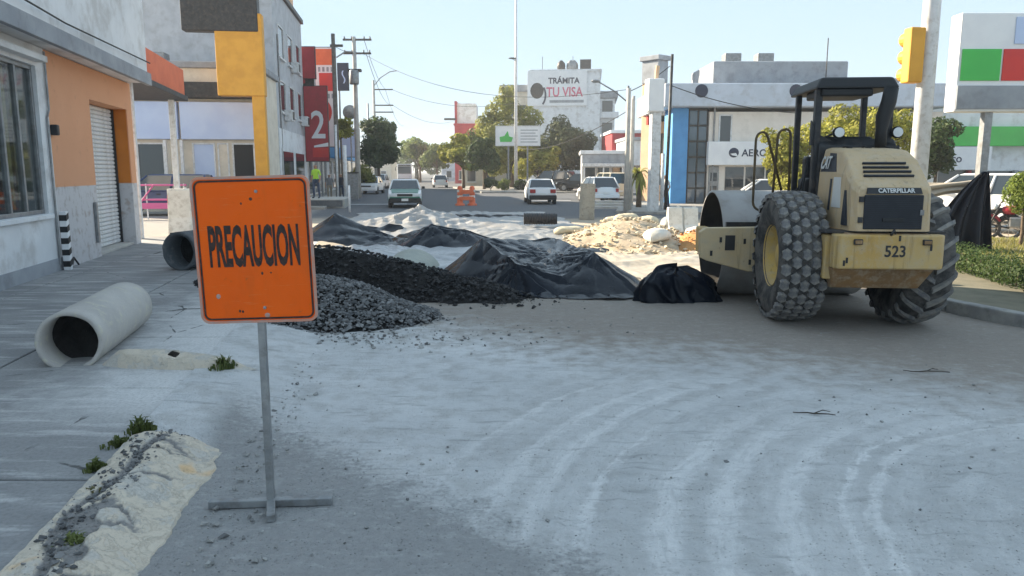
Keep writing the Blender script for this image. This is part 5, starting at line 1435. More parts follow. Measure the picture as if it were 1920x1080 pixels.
# ------------------------------------------------------------------ right-hand island, kerb, lawn, hedge
M['kerb_grey'] = pm('kerb_grey', (.34, .33, .31), (.26, .255, .25), 5, .9, bump=.4, dirt=(.16, .16, .15), damt=.5)
M['lawn_soil'] = pm('lawn_soil', (.2, .18, .13), (.15, .14, .1), 3, .95, bump=.5)
isl = [(6.75, 6.5), (5.75, 9.6), (5.55, 13.0), (5.75, 18.2), (9, 19.3), (30, 19.3), (30, 6.5)]
struct(MB().prism(isl, -.2, .12, 'z').build('planted_island', M['lawn_soil'], bevel=.03), 'raised planted island to the right of the roller')
for k, (a, c) in enumerate(zip(isl[:4], isl[1:5])):
    pa, pc = Vector((*a, 0)), Vector((*c, 0)); d = (pc - pa); L = d.length; n = max(1, int(L / 1.0)); ang = math.atan2(d.y, d.x)
    for i in range(n):
        o = MB().box(.008, L / n - .008, -.06, .12, -.1, .155).build('kerb_stone', M['kerb_grey'], bpy.data.objects['planted_island'], bevel=.02)
        o.location = pa + d * (i / n); o.rotation_euler = (0, 0, ang)
def grass(name, label, region, n, h, mat, seed, z=.12):
    b = MB(); q = random.Random(seed)
    for _ in range(n):
        x, y = q.uniform(region[0], region[1]), q.uniform(region[2], region[3])
        L = h * q.uniform(.4, 1); a = q.uniform(0, 6.28); w = .012; dx, dy = math.cos(a), math.sin(a)
        b.add([(x - dy * w, y + dx * w, z), (x + dy * w, y - dx * w, z), (x + dx * L * .4, y + dy * L * .4, z + L)], [(0, 1, 2)])
    return tag(b.build(name, mat, fix=False), label, 'grass', kind='stuff')
M['dry_grass'] = leaf_mat('dry_grass', (.34, .3, .09), (.24, .25, .07))
grass('lawn', 'yellowish dry lawn behind the clipped hedge', (8.2, 15, 11.5, 19.0), 14000, .10, M['dry_grass'], 5)

# ------------------------------------------------------------------ foliage
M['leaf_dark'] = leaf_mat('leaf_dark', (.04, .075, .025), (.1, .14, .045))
M['leaf_mid'] = leaf_mat('leaf_mid', (.09, .13, .03), (.2, .23, .06))
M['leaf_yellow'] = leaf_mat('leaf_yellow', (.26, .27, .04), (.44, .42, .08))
M['leaf_olive'] = leaf_mat('leaf_olive', (.21, .225, .05), (.38, .38, .10))
M['leaf_grey'] = leaf_mat('leaf_grey', (.10, .12, .06), (.2, .215, .11))
M['leaf_bright'] = leaf_mat('leaf_bright', (.14, .2, .03), (.26, .32, .06))
def leaves(b, lobes, n, s, q, fill=.45, gap=.12):
    vol = [l[3] * l[4] * l[5] for l in lobes]; tot = sum(vol)
    cum = []; a = 0
    for v in vol: a += v ** .8; cum.append(a)
    k = 0; tries = 0
    while k < n and tries < n * 6:
        tries += 1
        r = q.random() * a; i = next(j for j, c in enumerate(cum) if c >= r); l = lobes[i]
        d = Vector((q.gauss(0, 1), q.gauss(0, 1), q.gauss(0, 1))).normalized()
        rr = 1 - fill * q.random() ** 1.6
        p = Vector((l[0] + d.x * l[3] * rr, l[1] + d.y * l[4] * rr, l[2] + d.z * l[5] * rr))
        g = mnoise.noise(p * (1.1 / max(.4, (l[3] + l[5]) * .5)) * 1.6)
        if g < -gap and q.random() < .85: continue
        p += d * (.12 * l[5]) * mnoise.noise(p * 2.3)
        nrm = (d + Vector((q.uniform(-1, 1), q.uniform(-1, 1), q.uniform(-.6, 1))) * .9).normalized()
        t1 = nrm.cross(Vector((q.uniform(-1, 1), q.uniform(-1, 1), q.uniform(-1, 1)))).normalized(); t2 = nrm.cross(t1)
        z = s * q.uniform(.6, 1.35)
        b.add([p - t1 * z, p - t2 * z * .45, p + t1 * z, p + t2 * z * .45], [(0, 1, 2, 3)]); k += 1
def tree(label, loc, lobes, n, s, mat, tr, h0, seed, group='street trees', name='tree', lean=0, trunk='bark'):
    t = thing(name, label, 'tree', loc, 0, group); q = random.Random(seed)
    b = MB(); leaves(b, lobes, int(n * 1.25), s, q); b.build('crown', mat, t, fix=False)
    b = MB(); top = (lean, 0, h0)
    b.tube([(0, 0, -.1), (tr * .3, 0, h0 * .35), (lean * .5, tr * .3, h0 * .7), top], [tr * 1.35, tr, tr * .85, tr * .75], 9)
    for l in lobes[:7]:
        e = Vector((l[0] * .9, l[1] * .9, l[2])); m = Vector(top).lerp(e, .5) + Vector((q.uniform(-.2, .2), q.uniform(-.2, .2), -.1))
        b.tube([top, m, e], [tr * .6, tr * .38, tr * .12], 6)
    b.build('trunk', M[trunk], t, smooth=True)
    return t
def lob(q, n, w, d, z0, z1, r):
    out = []
    for i in range(int(n * 1.8)):
        a = q.uniform(0, 6.28); k = q.random() ** .5 * 1.12; zz = q.uniform(z0 - .1 * (z1 - z0), z1 + .12 * (z1 - z0)); rr = r * q.uniform(.5, 1.08)
        out.append((w * k * math.cos(a), d * k * math.sin(a), zz, rr, rr, rr * q.uniform(.7, .95)))
    return out
q = random.Random(40)
tree('dense dark ficus clipped square, on the left sidewalk behind the utility pole', (-12.7, 72, 0), lob(q, 10, 1.05, 1.1, 3.2, 6.2, 1.15) + [(0, 0, 4.6, 1.6, 1.6, 2.4)], 5200, .2, M['leaf_dark'], .16, 2.6, 1)
tree('small yellow-green tree top beside the disc sign on the left', (-12.6, 56, 0), lob(q, 5, .6, .6, 4.6, 5.6, .55), 1100, .14, M['leaf_yellow'], .07, 4.2, 2)
tree('low round olive shrub at the foot of the left utility pole', (-12.2, 62, 0), lob(q, 5, .5, .5, .9, 2.2, .7), 1500, .13, M['leaf_olive'], .06, .8, 3)
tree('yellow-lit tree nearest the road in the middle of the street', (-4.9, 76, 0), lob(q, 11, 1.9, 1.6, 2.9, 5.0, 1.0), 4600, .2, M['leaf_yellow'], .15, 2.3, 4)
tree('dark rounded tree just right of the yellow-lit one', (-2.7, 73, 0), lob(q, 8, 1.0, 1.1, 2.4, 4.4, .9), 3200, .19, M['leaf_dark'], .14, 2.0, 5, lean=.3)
tree('tallest olive tree, behind the thin pole, with a pointed top', (.0, 82, 0), lob(q, 18, 3.4, 2.4, 3.0, 6.4, 1.5) + [(-.9, 0, 8.3, 2.0, 1.7, 1.6), (-.5, 0, 9.9, 1.1, 1.1, 1.2), (1.7, 0, 7.4, 1.7, 1.5, 1.4), (-2.6, 0, 6.6, 1.5, 1.5, 1.5)], 12000, .22, M['leaf_olive'], .22, 3, 6)
tree('grey-green feathery tree right of the thin pole', (5.3, 79, 0), lob(q, 16, 2.4, 2, 2.4, 5.6, 1.3) + [(-.3, 0, 6.6, 1.1, 1, 1.0)], 8500, .2, M['leaf_grey'], .2, 2.2, 7, lean=.4)
tree('pale green tree at the far left end of the street row', (-15.6, 128, 0), lob(q, 8, 2.0, 2, 4.8, 6.2, 1.4), 2600, .32, M['leaf_mid'], .2, 2.6, 8)
tree('bright round tree in the far row, above the bus', (-19.0, 152, 0), lob(q, 8, 2.4, 2, 5.6, 7.2, 1.6), 2200, .38, M['leaf_bright'], .2, 3, 9)
tree('grey-green tree in the far row, left of the yellow-lit one', (-11.9, 120, 0), lob(q, 8, 2.2, 2, 2.8, 5.2, 1.5), 2600, .3, M['leaf_mid'], .2, 2.4, 10)
tree('distant dark tree closing the street behind the bus', (-25.5, 200, 0), lob(q, 9, 5, 3, 3, 7, 2.6), 2000, .5, M['leaf_mid'], .3, 3, 11)
tree('leafy mid-green tree filling the gap left of the tall olive tree', (-3.2, 86, 0), lob(q, 10, 2.0, 1.6, 2.8, 5.6, 1.3), 4600, .22, M['leaf_mid'], .16, 2.3, 16)
tree('low yellow-green tree under the tall olive tree, right of the mast', (2.6, 77, 0), lob(q, 9, 1.7, 1.4, 2.2, 4.4, 1.1), 4200, .19, M['leaf_yellow'], .13, 1.8, 17)
tree('yellow-green shrub tree behind the roller handrails', (10.2, 27.6, 0), lob(q, 12, .8, .7, .9, 3.1, .62), 6500, .085, M['leaf_yellow'], .07, 1.0, 12, 'planting on the right')
tree('bright yellow-green tree seen under the roller canopy', (13.0, 27.5, 0), lob(q, 14, 1.3, .9, 2.2, 3.6, .7), 7500, .085, M['leaf_yellow'], .08, 1.9, 13, 'planting on the right')
tree('dark green tree between the white pole and the airline sign', (17.4, 31, 0), lob(q, 8, .6, .6, 2.0, 3.5, .62), 3600, .095, M['leaf_dark'], .08, 1.8, 14, 'planting on the right')
tree('clipped bright green ball shrub at the right edge', (11.75, 17.2, .1), [(0, 0, 1.22, .47, .47, .50), (.05, 0, 1.3, .4, .4, .4)], 5200, .035, M['leaf_bright'], .04, .9, 15, 'planting on the right', 'ball_shrub')
for k, (x, y, r) in enumerate(((7.6, 62, .9), (-.9, 68, .7), (.9, 69.5, .8), (2.4, 69, .7), (-1.9, 67.5, .6))):
    tree(['low shrub beside the grey house', 'low clipped bush left of the thin pole foot', 'bush right behind the thin pole foot', 'pale bush further right of the thin pole', 'small bush beside the dark tree trunk'][k], (x, y, 0), lob(q, 4, r * .7, r * .5, .4, .9, r * .6), 900, .12, M['leaf_mid' if k % 2 else 'leaf_dark'], .04, .3, 50 + k, 'low bushes in the street')
# date palm-like plant by the right poles
t_ = thing('palm', 'small golden palm beside the right-hand poles', 'palm', (6.15, 36.5, 0), 0)
b = MB(); q = random.Random(60)
for k in range(46):
    a = q.uniform(0, 6.28); up = q.uniform(-.5, 1.0); L = q.uniform(.6, 1.0); pr = None
    for i in range(7):
        u = i / 6; c = Vector((math.cos(a) * L * u * .62, math.sin(a) * L * u * .62, 1.75 + L * (up * u - .9 * u * u))); w = .07 * math.sin(math.pi * min(1, u * .9 + .1))
        sdv = Vector((-math.sin(a), math.cos(a), .3)) * w
        if pr: b.add([pr[0], pr[1], c + sdv, c - sdv], [(0, 1, 2, 3)])
        pr = (c - sdv, c + sdv)
b.build('fronds', M['leaf_olive'], t_, fix=False)
MB().tube([(0, 0, -.1), (.02, 0, .9), (0, 0, 1.8)], [.15, .12, .1], 9).build('trunk', M['bark'], t_, smooth=True)
# clipped hedge
t_ = thing('hedge', 'low clipped green hedge along the island kerb at the right', 'hedge', (0, 0, .1), 0)
b = MB(); q = random.Random(70)
for k in range(30):
    y = 7.2 + k * .22; x = 6.98 + (y - 8) * .165
    leaves(b, [(x + q.uniform(-.05, .05), y, .26, .34, .26, .24 + .03 * q.random()), (x, y, .2, .30, .26, .22)], 420, .026, q, .3, .3)
b.build('foliage', M['leaf_dark'], t_, fix=False)
b = MB()
for k in range(26):
    y = 7.2 + k * .25; x = 6.98 + (y - 8) * .165; b.tube([(x, y, -.05), (x + .03, y, .15), (x + .06, y + .03, .32)], [.015, .012, .005], 5)
b.build('stems', M['bark'], t_, smooth=True)

# ------------------------------------------------------------------ poles
def pole(name, label, loc, h, r0, r1, mat, cat='pole', group=None, lean=0):
    t = thing(name, label, cat, loc, 0, group)
    MB().tube([(0, 0, -.1), (lean * .5, 0, h / 2), (lean, 0, h)], [r0, (r0 + r1) / 2, r1], 12).build('shaft', mat, t, smooth=True)
    return t
# the left utility pole with crossarms, transformer and street-lamp arm
u1 = pole('utility_pole', 'left utility pole with two crossarms and a transformer', (-10.8, 53, 0), 10.9, .2, .13, M['concrete_pole'], group='utility poles')
for z, a, c in ((10.65, -.75, 1.2), (9.75, -.75, 1.15)):
    MB().box(a, c, -.07, .05, z, z + .12).build('crossarm', M['wood_pole'], u1)
    for x in (a + .1, a + .6, c - .5, c - .1):
        MB().lathe([(.03, 0), (.06, .04), (.04, .08), (.06, .12), (.02, .17)], 8, Matrix.Translation((x, 0, z + .12))).build('insulator', M['grey_metal'], u1)
MB().lathe([(.001, 0), (.3, 0), (.33, .1), (.33, .85), (.28, .95), (.001, 1.0)], 14, Matrix.Translation((.02, -.42, 7.7))).build('transformer', M['grey_metal'], u1, smooth=True)
MB().box(-.42, .5, -.5, -.1, 8.55, 8.72).build('transformer_bracket', M['dark_metal'], u1)
MB().tube([(0, 0, 9.9), (-.5, -.5, 9.85), (-1.0, -1.0, 9.4)], .05, 6).build('lamp_arm', M['grey_metal'], u1)
u2 = pole('wooden_pole', 'dark wooden pole in front of the stacked red board', (-11.3, 49, 0), 10.4, .17, .12, M['wood_pole'], group='utility poles')
MB().box(-.2, .6, -.06, .06, 9.6, 9.75).build('crossarm', M['wood_pole'], u2)
u3 = pole('utility_pole', 'far utility pole behind the clipped ficus with three short crossarms', (-14.4, 80, 0), 11.2, .17, .11, M['concrete_pole'], group='utility poles')
for z in (10.2, 8.6, 7.9): MB().box(-.1, 2.0, -.06, .06, z, z + .12).build('crossarm', M['wood_pole'], u3)
MB().tube([(0, 0, 10.6), (.8, -.4, 11.4), (1.9, -1.2, 11.9), (2.7, -1.6, 11.95)], .05, 6).build('lamp_arm', M['grey_metal'], u3)
u3b = pole('thin_pole', 'short thin pole just left of the far utility pole', (-14.3, 76, 0), 8.5, .1, .08, M['grey_metal'], group='utility poles')
# tall thin mast with the roadside billboard
mast = pole('mast', 'tall slender white mast rising past the top of the picture', (.36, 70, 0), 21, .17, .07, M['white_metal'], 'mast')
MB().lathe([(.001, .1), (.3, .06), (.34, 0), (.001, 0)], 12, Matrix.Translation((-.35, -.2, 11.9))).build('siren', M['dark_metal'], mast)
MB().cyl((0, 0, 11.7), (-.35, -.2, 11.9), .03, n=6).build('bracket', M['dark_metal'], mast)
bb = thing('billboard', 'small white roadside billboard with a green emblem in front of the trees', 'billboard', (.55, 71, 0), R(-3))
MB().box(-2.05, 2.05, -.1, .1, 4.25, 5.95).build('panel', M['sign_white'], bb, bevel=.02)
ring_ = MB()
for a in ((-2.1, 2.1, 5.95, 6.03), (-2.1, 2.1, 4.17, 4.25), (-2.1, -2.05, 4.25, 5.95), (2.05, 2.1, 4.25, 5.95)): ring_.box(a[0], a[1], -.14, .12, a[2], a[3])
ring_.build('frame', M['white_metal'], bb)
b = MB(); b.prism([(-1.65, 4.55), (-.6, 4.55), (-.45, 4.95), (-.8, 5.05), (-.95, 5.55), (-1.25, 5.1), (-1.7, 5.0)], -.13, -.102, 'y'); b.build('green_emblem', M['green_band'], bb)
for k in range(5): MB().box(.25, 1.85 - .2 * (k % 2), -.12, -.102, 4.5 + k * .27, 4.58 + k * .27).build('text_line', M['grey_wall'], bb)
for x in (-.9, .9): MB().box(x - .08, x + .08, .12, .28, 0, 5.9).build('leg', M['grey_metal'], bb)
# right-hand poles
MB_ = [('leftmost slim concrete pole of the right-hand group', (5.02, 33.0, 0), 5.35, .12, 'concrete_pole', 0), ('second slim pole of the right-hand group, slightly shorter', (5.35, 34, 0), 5.0, .07, 'concrete_pole', 0), ('third pole of the right-hand group with a pale shaft', (6.35, 40, 0), 5.7, .1, 'concrete_pole', 0)]
for lab, loc, h, r, mt, ln in MB_: pole('street_pole', lab, loc, h, r, r * .8, M[mt], group='slim poles on the right')
dp = pole('dark_pole', 'thin dark pole leaning past the white sign box', (6.95, 34, 0), 6.9, .08, .06, M['dark_metal'], lean=.1)
lampR = pole('street_lamp', 'street lamp arm reaching left from behind the slim poles', (5.75, 38, 0), 6.0, .08, .06, M['grey_metal'], 'street lamp')
MB().tube([(0, 0, 5.2), (-.7, 0, 5.75), (-1.5, 0, 6.2)], .035, 6).build('arm', M['grey_metal'], lampR, smooth=True)
MB().sphere((-1.62, 0, 6.22), .16, 8, 6, (1.4, .6, .5)).build('lamp_head', M['grey_metal'], lampR)
wp = thing('sign_post', 'thick white post carrying a white sign box at the right of the street', 'sign', (6.22, 33.2, 0), R(8))
MB().box(-.2, .22, -.2, .2, 0, 4.4).build('post', M['white_metal'], wp, bevel=.03)
MB().box(-.42, .3, -.3, .3, 4.35, 5.75).build('sign_box', M['sign_white'], wp, bevel=.06)
MB().tube([(.0, 0, 5.75), (.05, 0, 6.3)], .1, 8).build('cap', M['peach_wall'], wp)
p2 = pole('white_pole', 'slim white pole right of the thick white sign post', (6.68, 33.5, 0), 2.6, .085, .08, M['white_metal'])
# low wall and steps by the poles
for k in range(3):
    struct(MB().box(3.9 + k * .15, 6.0, 36.6 + k * .5, 37.2 + k * .5, -.05, .12 + .12 * k).build('step', M['concrete'], bevel=.02), ['lowest', 'middle', 'top'][k] + ' concrete step beside the right-hand poles')
# big white pole and traffic signal behind the roller
bw_ = pole('lamp_post', 'large white lamp post rising behind the roller', (7.85, 14.6, .1), 11, .17, .13, M['white_metal'])
MB().lathe([(.34, 0), (.34, .05), (.2, .08), (.2, .3)], 14).build('base_plate', M['grey_metal'], bw_)
ts = thing('traffic_signal', 'yellow traffic signal housing fixed to the white lamp post', 'traffic signal', (7.52, 14.5, 3.45), R(8))
MB().box(-.15, .15, -.12, .12, 0, 1.0).build('housing', M['amber'], ts, bevel=.03)
for k in range(3):
    MB().lathe([(.13, 0), (.13, .16), (.12, .16), (.12, 0)], 14, Matrix.Translation((0, .12, .18 + k * .32)) @ Matrix.Rotation(R(-90), 4, 'X')).build('visor', M['amber'], ts)
for z in (.2, .8): MB().box(.1, .3, -.02, .02, z, z + .05).build('bracket', M['dark_metal'], ts)
# pylon sign with green and red panels
py = thing('pylon_sign', 'grey pylon sign with green and red panels at the upper right', 'pylon sign', (10.12, 16.3, .1), R(0))
MB().box(-.085, .085, -.085, .085, 0, 3.2).build('post', M['grey_metal'], py, bevel=.01)
MB().box(-.82, 1.9, -.2, .2, 2.95, 4.95).build('cabinet', M['sign_white'], py, bevel=.03)
for x0, x1, mt in ((-.76, .06, 'green_band'), (.1, .6, 'bright_red'), (.64, 1.84, 'green_band')):
    MB().box(x0, x1, -.225, -.2, 3.58, 4.22).build('colour_panel', M[mt], py, bevel=.008)
MB().box(.3, 1.84, -.225, -.2, 4.32, 4.86).build('colour_panel', M['sign_blue'], py, bevel=.008)
MB().box(-.8, 1.88, -.23, -.2, 3.0, 3.48).build('lower_panel', M['grey_wall'], py, bevel=.008)
# black tarpaulin hung from the pylon post
b = MB()
def drape(u, v):
    # v 0 at the tie point on the post, 1 at the ground; u across the fan
    top = Vector((10.1, 16.1, 1.80)); bx_ = 8.95 + u * 1.25
    f = .10 * math.sin(u * 24 + 1.5 * math.sin(u * 5)) * (.25 + v)
    sag = .16 * math.sin(math.pi * v) * (1 - u)
    x = top.x + (bx_ - top.x) * v ** .8 - (1 - u) * .30 * math.sin(math.pi * v) * .6 + (u - .5) * .12
    return (x, top.y - .15 * v + f, .1 + (top.z - .1) * (1 - v) - sag * .3)
b.grid(drape, [i / 60 for i in range(61)], [i / 24 for i in range(25)])
o = b.build('hanging_tarpaulin', M['black_film'], smooth=True, fix=False)
sm_ = o.modifiers.new('solid', 'SOLIDIFY'); sm_.thickness = .008
tag(o, 'black tarpaulin gathered up and hung from the pylon post', 'tarpaulin')
b = MB()
def drape2(u, v):
    x = 8.4 + 1.7 * u; z = 1.66 - .10 * math.sin(math.pi * u) - v * (.42 - .12 * u + .1 * math.sin(u * 7)) + .02 * math.sin(v * 20 + u * 6)
    return (x, 16.9 - .7 * u + .06 * math.sin(v * 13 + 3 * u), z)
b.grid(drape2, [i / 30 for i in range(31)], [i / 16 for i in range(17)])
o = b.build('shade_cloth', M['sandy_film'], smooth=True, fix=False); sm_ = o.modifiers.new('solid', 'SOLIDIFY'); sm_.thickness = .008
tag(o, 'beige cloth strung from the pylon post towards the roller', 'cloth')

# wires
def wire(a, c, sag, label, r=.018):
    a, c = Vector(a), Vector(c); pts = []
    for i in range(17):
        u = i / 16; p = a.lerp(c, u); p.z -= sag * 4 * u * (1 - u); pts.append(p)
    tag(MB().tube(pts, r, 4).build('wire', M['black']), label, 'wire', 'overhead wires')
wire((-10.1, 53, 10.7), (-13, 80, 10.2), .7, 'overhead wire from the left utility pole to the far pole')
wire((-12.5, 80, 8.7), (-8.9, 118, 9.6), 1.0, 'overhead wire crossing the street towards the maroon building')
wire((6.95, 34, 5.6), (12.5, 33, 4.3), .25, 'overhead wire running across the front of the airline office')
wire((.4, 70, 4.0), (5.0, 33.1, 4.4), .7, 'overhead wire from the mast to the slim right-hand poles')
wire((-10.0, 53, 9.85), (-12.6, 80, 8.7), .9, 'lower wire from the left utility pole to the far pole')
wire((-11.3, 49, 9.7), (-10.8, 53, 9.8), .1, 'short wire between the wooden pole and the left utility pole')
wire((-10.2, 53, 9.8), (5.02, 33, 5.3), 1.3, 'long wire slung across the street to the right-hand poles', .012)
wire((-12.6, 80, 10.3), (.3, 70, 8), .9, 'wire from the far pole across to the mast', .016)
wire((-13.2, 80, 10.3), (-17, 120, 9), 1.2, 'wire running on down the street from the far pole')
wire((5.02, 33, 5.2), (6.95, 34, 6.4), .1, 'short wire between the slim pole and the dark leaning pole')
# ------------------------------------------------------------------ cars
M['car_white'] = NT('car_white').set(color=(.72, .73, .74), rough=.28, spec=.5)
M['car_cream'] = NT('car_cream').set(color=(.62, .56, .42), rough=.3, spec=.5)
M['car_green'] = NT('car_green').set(color=(.03, .16, .11), rough=.28, spec=.5)
M['car_black'] = NT('car_black').set(color=(.02, .021, .024), rough=.25, spec=.5)
M['car_navy'] = NT('car_navy').set(color=(.02, .04, .12), rough=.25, spec=.5)
M['car_red'] = NT('car_red').set(color=(.3, .02, .03), rough=.3, spec=.5)
M['headlight'] = plain('headlight', (.65, .68, .7), .12)
M['taillight'] = plain('taillight', (.35, .015, .015), .25)
M['plate'] = plain('plate', (.7, .7, .68), .5)
def car(name, label, loc, rz, paint, kind='sedan', L=4.2, W=1.66, H=1.42, bumper='black', hood=None, cat='car', group='cars in the street', stripe=None):
    t = thing(name, label, cat, loc, rz, group)
    hl = L / 2; zb = .92 if H < 1.6 else 1.08; rw = .30 if H < 1.6 else .35
    yf, yr = hl - .78, -hl + .72                      # wheel centres
    hoodz = zb - .10
    # lower body outline in (y,z), front is +y
    def arch(yc): return [(yc + (rw + .07) * math.cos(R(a)), .30 + (rw + .07) * math.sin(R(a))) for a in range(0, 181, 30)]
    if kind in ('hatch', 'van', 'suv'):
        tail = [(-hl + .02, .45), (-hl, .62), (-hl + .04, zb)]
    else:
        tail = [(-hl + .02, .45), (-hl, .6), (-hl + .05, zb - .02), (-hl + .7, zb + .02)]
    nose = [(hl - .75 - .35, zb), (hl - .5, hoodz), (hl - .12, hoodz - .08), (hl - .02, hoodz - .2), (hl, .5), (hl - .04, .26)]
    poly = tail + nose + arch(yf) + arch(yr) + [(-hl + .06, .26)]
    poly = [(p, max(.24, z)) for p, z in poly]
    b = MB(); n = len(poly)
    xs_ = [-1, -.93, -.6, 0, .6, .93, 1]
    vs = []
    for xi in xs_:
        for (p, z) in poly:
            e = abs(p) / hl; wx = W / 2 * (1 - .10 * e ** 5) * (1 - .05 * max(0, (z - .6)) - .06 * max(0, .45 - z))
            py_ = p - math.copysign(.10 * abs(xi) ** 3 * sstep(.75, 1, e), p)
            zz = z - (.03 * abs(xi) ** 3 if z > .8 else 0)
            vs.append((xi * wx, py_, zz))
    fs = []
    for i in range(len(xs_) - 1):
        for k in range(n):
            l = (k + 1) % n; fs.append((i * n + k, i * n + l, (i + 1) * n + l, (i + 1) * n + k))
    fs += [tuple(range(n)), tuple((len(xs_) - 1) * n + k for k in range(n - 1, -1, -1))]
    b.add(vs, fs); body = b.build('body', M[paint], t, bevel=.02)
    # greenhouse
    if kind == 'sedan': y = (-hl + .62, -hl + 1.15, hl - 1.75, hl - 1.02)
    elif kind == 'hatch': y = (-hl + .05, -hl + .55, hl - 1.65, hl - .95)
    elif kind == 'suv': y = (-hl + .06, -hl + .35, hl - 1.75, hl - 1.05)
    else: y = (-hl + .04, -hl + .16, hl - 1.1, hl - .5)
    wb_, wt = W / 2 - .07, W / 2 - .22
    g0 = [(-wb_, y[0], zb - .03), (wb_, y[0], zb - .03), (wb_, y[3], zb - .03), (-wb_, y[3], zb - .03)]
    g1 = [(-wt, y[1], H - .05), (wt, y[1], H - .05), (wt, y[2], H - .05), (-wt, y[2], H - .05)]
    MB().hexa(g0, g1).build('windows', M['glass'], t)
    r0 = [(-wt - .01, y[1] - .03, H - .06), (wt + .01, y[1] - .03, H - .06), (wt + .01, y[2] + .03, H - .06), (-wt - .01, y[2] + .03, H - .06)]
    r1 = [(-wt + .09, y[1] + .10, H), (wt - .09, y[1] + .10, H), (wt - .09, y[2] - .12, H), (-wt + .09, y[2] - .12, H)]
    MB().hexa(r0, r1).build('roof', M[paint], t, bevel=.03)
    def lerp(a, c, u): return tuple(a[i] + (c[i] - a[i]) * u for i in range(3))
    for sx_ in (0, 1):
        a0, a1 = (g0[3], g1[3]) if sx_ == 0 else (g0[2], g1[2]); c0, c1 = (g0[0], g1[0]) if sx_ == 0 else (g0[1], g1[1])
        for p0, p1 in ((a0, a1), (c0, c1), (lerp(a0, c0, .5), lerp(a1, c1, .45))):
            MB().tube([p0, p1], [.045, .038], 6).build('pillar', M[paint], t, smooth=True)
    # wheels
    for sx_ in (-1, 1):
        for yc in (yf, yr):
            wl = MB(); wl.lathe([(rw * .62, -.09), (rw * .9, -.10), (rw, -.07), (rw, .07), (rw * .9, .10), (rw * .62, .09)], 18, Matrix.Translation((sx_ * (W / 2 - .11), yc, rw)) @ Matrix.Rotation(R(90), 4, 'Y'))
            ty = wl.build('wheel', M['rubber'], t, smooth=True)
            MB().lathe([(.001, sx_ * .075), (rw * .5, sx_ * .07), (rw * .66, sx_ * .085)], 14, Matrix.Translation((sx_ * (W / 2 - .11), yc, rw)) @ Matrix.Rotation(R(90), 4, 'Y')).build('rim', M['grey_metal'], ty, smooth=True)
        MB().hexa([(sx_ * (W / 2 + .0), y[3] - .35, zb + .02), (sx_ * (W / 2 + .17), y[3] - .33, zb + .02), (sx_ * (W / 2 + .17), y[3] - .25, zb + .02), (sx_ * (W / 2), y[3] - .25, zb + .02)][::sx_],
                  [(sx_ * (W / 2 + .0), y[3] - .35, zb + .14), (sx_ * (W / 2 + .17), y[3] - .33, zb + .14), (sx_ * (W / 2 + .17), y[3] - .25, zb + .14), (sx_ * (W / 2), y[3] - .25, zb + .14)][::sx_]).build('mirror', M['black'], t, bevel=.015)
        MB().box(*sorted((sx_ * (W / 2 - .12), sx_ * (W / 2 - .46))), hl - .16, hl - .035, hoodz - .24, hoodz - .09).build('headlight', M['headlight'], t, bevel=.03)
        tz = (zb - .28, zb - .08) if kind != 'van' and kind != 'suv' else (zb - .35, zb + .1)
        MB().box(*sorted((sx_ * (W / 2 - .10), sx_ * (W / 2 - (.40 if kind == 'sedan' else .26)))), -hl - .012, -hl + .12, *tz).build('taillight', M['taillight'], t, bevel=.02)
        MB().box(*sorted((sx_ * (W / 2 - .02), sx_ * (W / 2 - .008))), -.12, .05, zb - .2, zb - .16).build('door_handle', M['black'], t)
    MB().box(-W / 2 + .05, W / 2 - .05, hl - .10, hl + .05, .28, .50).build('front_bumper', M[bumper], t, bevel=.04)
    MB().box(-W / 2 + .05, W / 2 - .05, -hl - .05, -hl + .10, .28, .52).build('rear_bumper', M[bumper], t, bevel=.04)
    MB().box(-.38, .38, hl - .07, hl - .005, hoodz - .23, hoodz - .11).build('grille', M['black'], t)
    MB().box(-.17, .17, hl + .045, hl + .06, .36, .48).build('front_plate', M['plate'], t)
    MB().box(-.17, .17, -hl - .065, -hl - .004, .52, .64).build('rear_plate', M['plate'], t)
    if hood:
        MB().hexa([(-W / 2 + .16, hl - .93, zb - .03), (W / 2 - .16, hl - .93, zb - .03), (W / 2 - .2, hl - .2, hoodz - .08), (-W / 2 + .2, hl - .2, hoodz - .08)],
                  [(-W / 2 + .16, hl - .95, zb + .015), (W / 2 - .16, hl - .95, zb + .015), (W / 2 - .2, hl - .13, hoodz - .05), (-W / 2 + .2, hl - .13, hoodz - .05)]).build('hood', M[hood], t, bevel=.01)
        MB().box(-W / 2 + .1, W / 2 - .1, hl - .14, hl + .012, .50, hoodz - .25).build('front_panel', M[hood], t, bevel=.02)
    if stripe:
        for sx_ in (-1, 1):
            MB().box(*sorted((sx_ * (W / 2 - .03), sx_ * (W / 2 + .006))), -hl + .3, hl - .5, .36, .56).build('side_stripe', M[stripe], t)
    return t
ST = R(7.7)
car('taxi', 'white and green taxi facing the camera in the middle distance', (-5.6, 39.4, 0), ST + math.pi, 'car_white', 'sedan', 4.1, 1.7, 1.42, 'black', 'car_green', 'taxi', stripe='car_green')
car('parked_car', 'white car parked at the left kerb behind the taxi, nearest of two', (-11.7, 62.5, 0), ST + math.pi - R(8), 'car_white', 'sedan', 4.2, 1.7, 1.42, 'car_white')
car('parked_car', 'white car parked at the left kerb, further one beside the ficus', (-14.6, 83, 0), ST + math.pi - R(6), 'car_white', 'hatch', 4.2, 1.75, 1.55, 'black')
car('moving_car', 'small white car driving away in the far centre of the street', (-8.4, 88, 0), ST, 'car_white', 'hatch', 4.0, 1.7, 1.45, 'car_white')
car('sedan', 'white sedan seen from behind in the right lane', (1.6, 43.5, 0), R(3), 'car_white', 'sedan', 4.1, 1.62, 1.4, 'black')
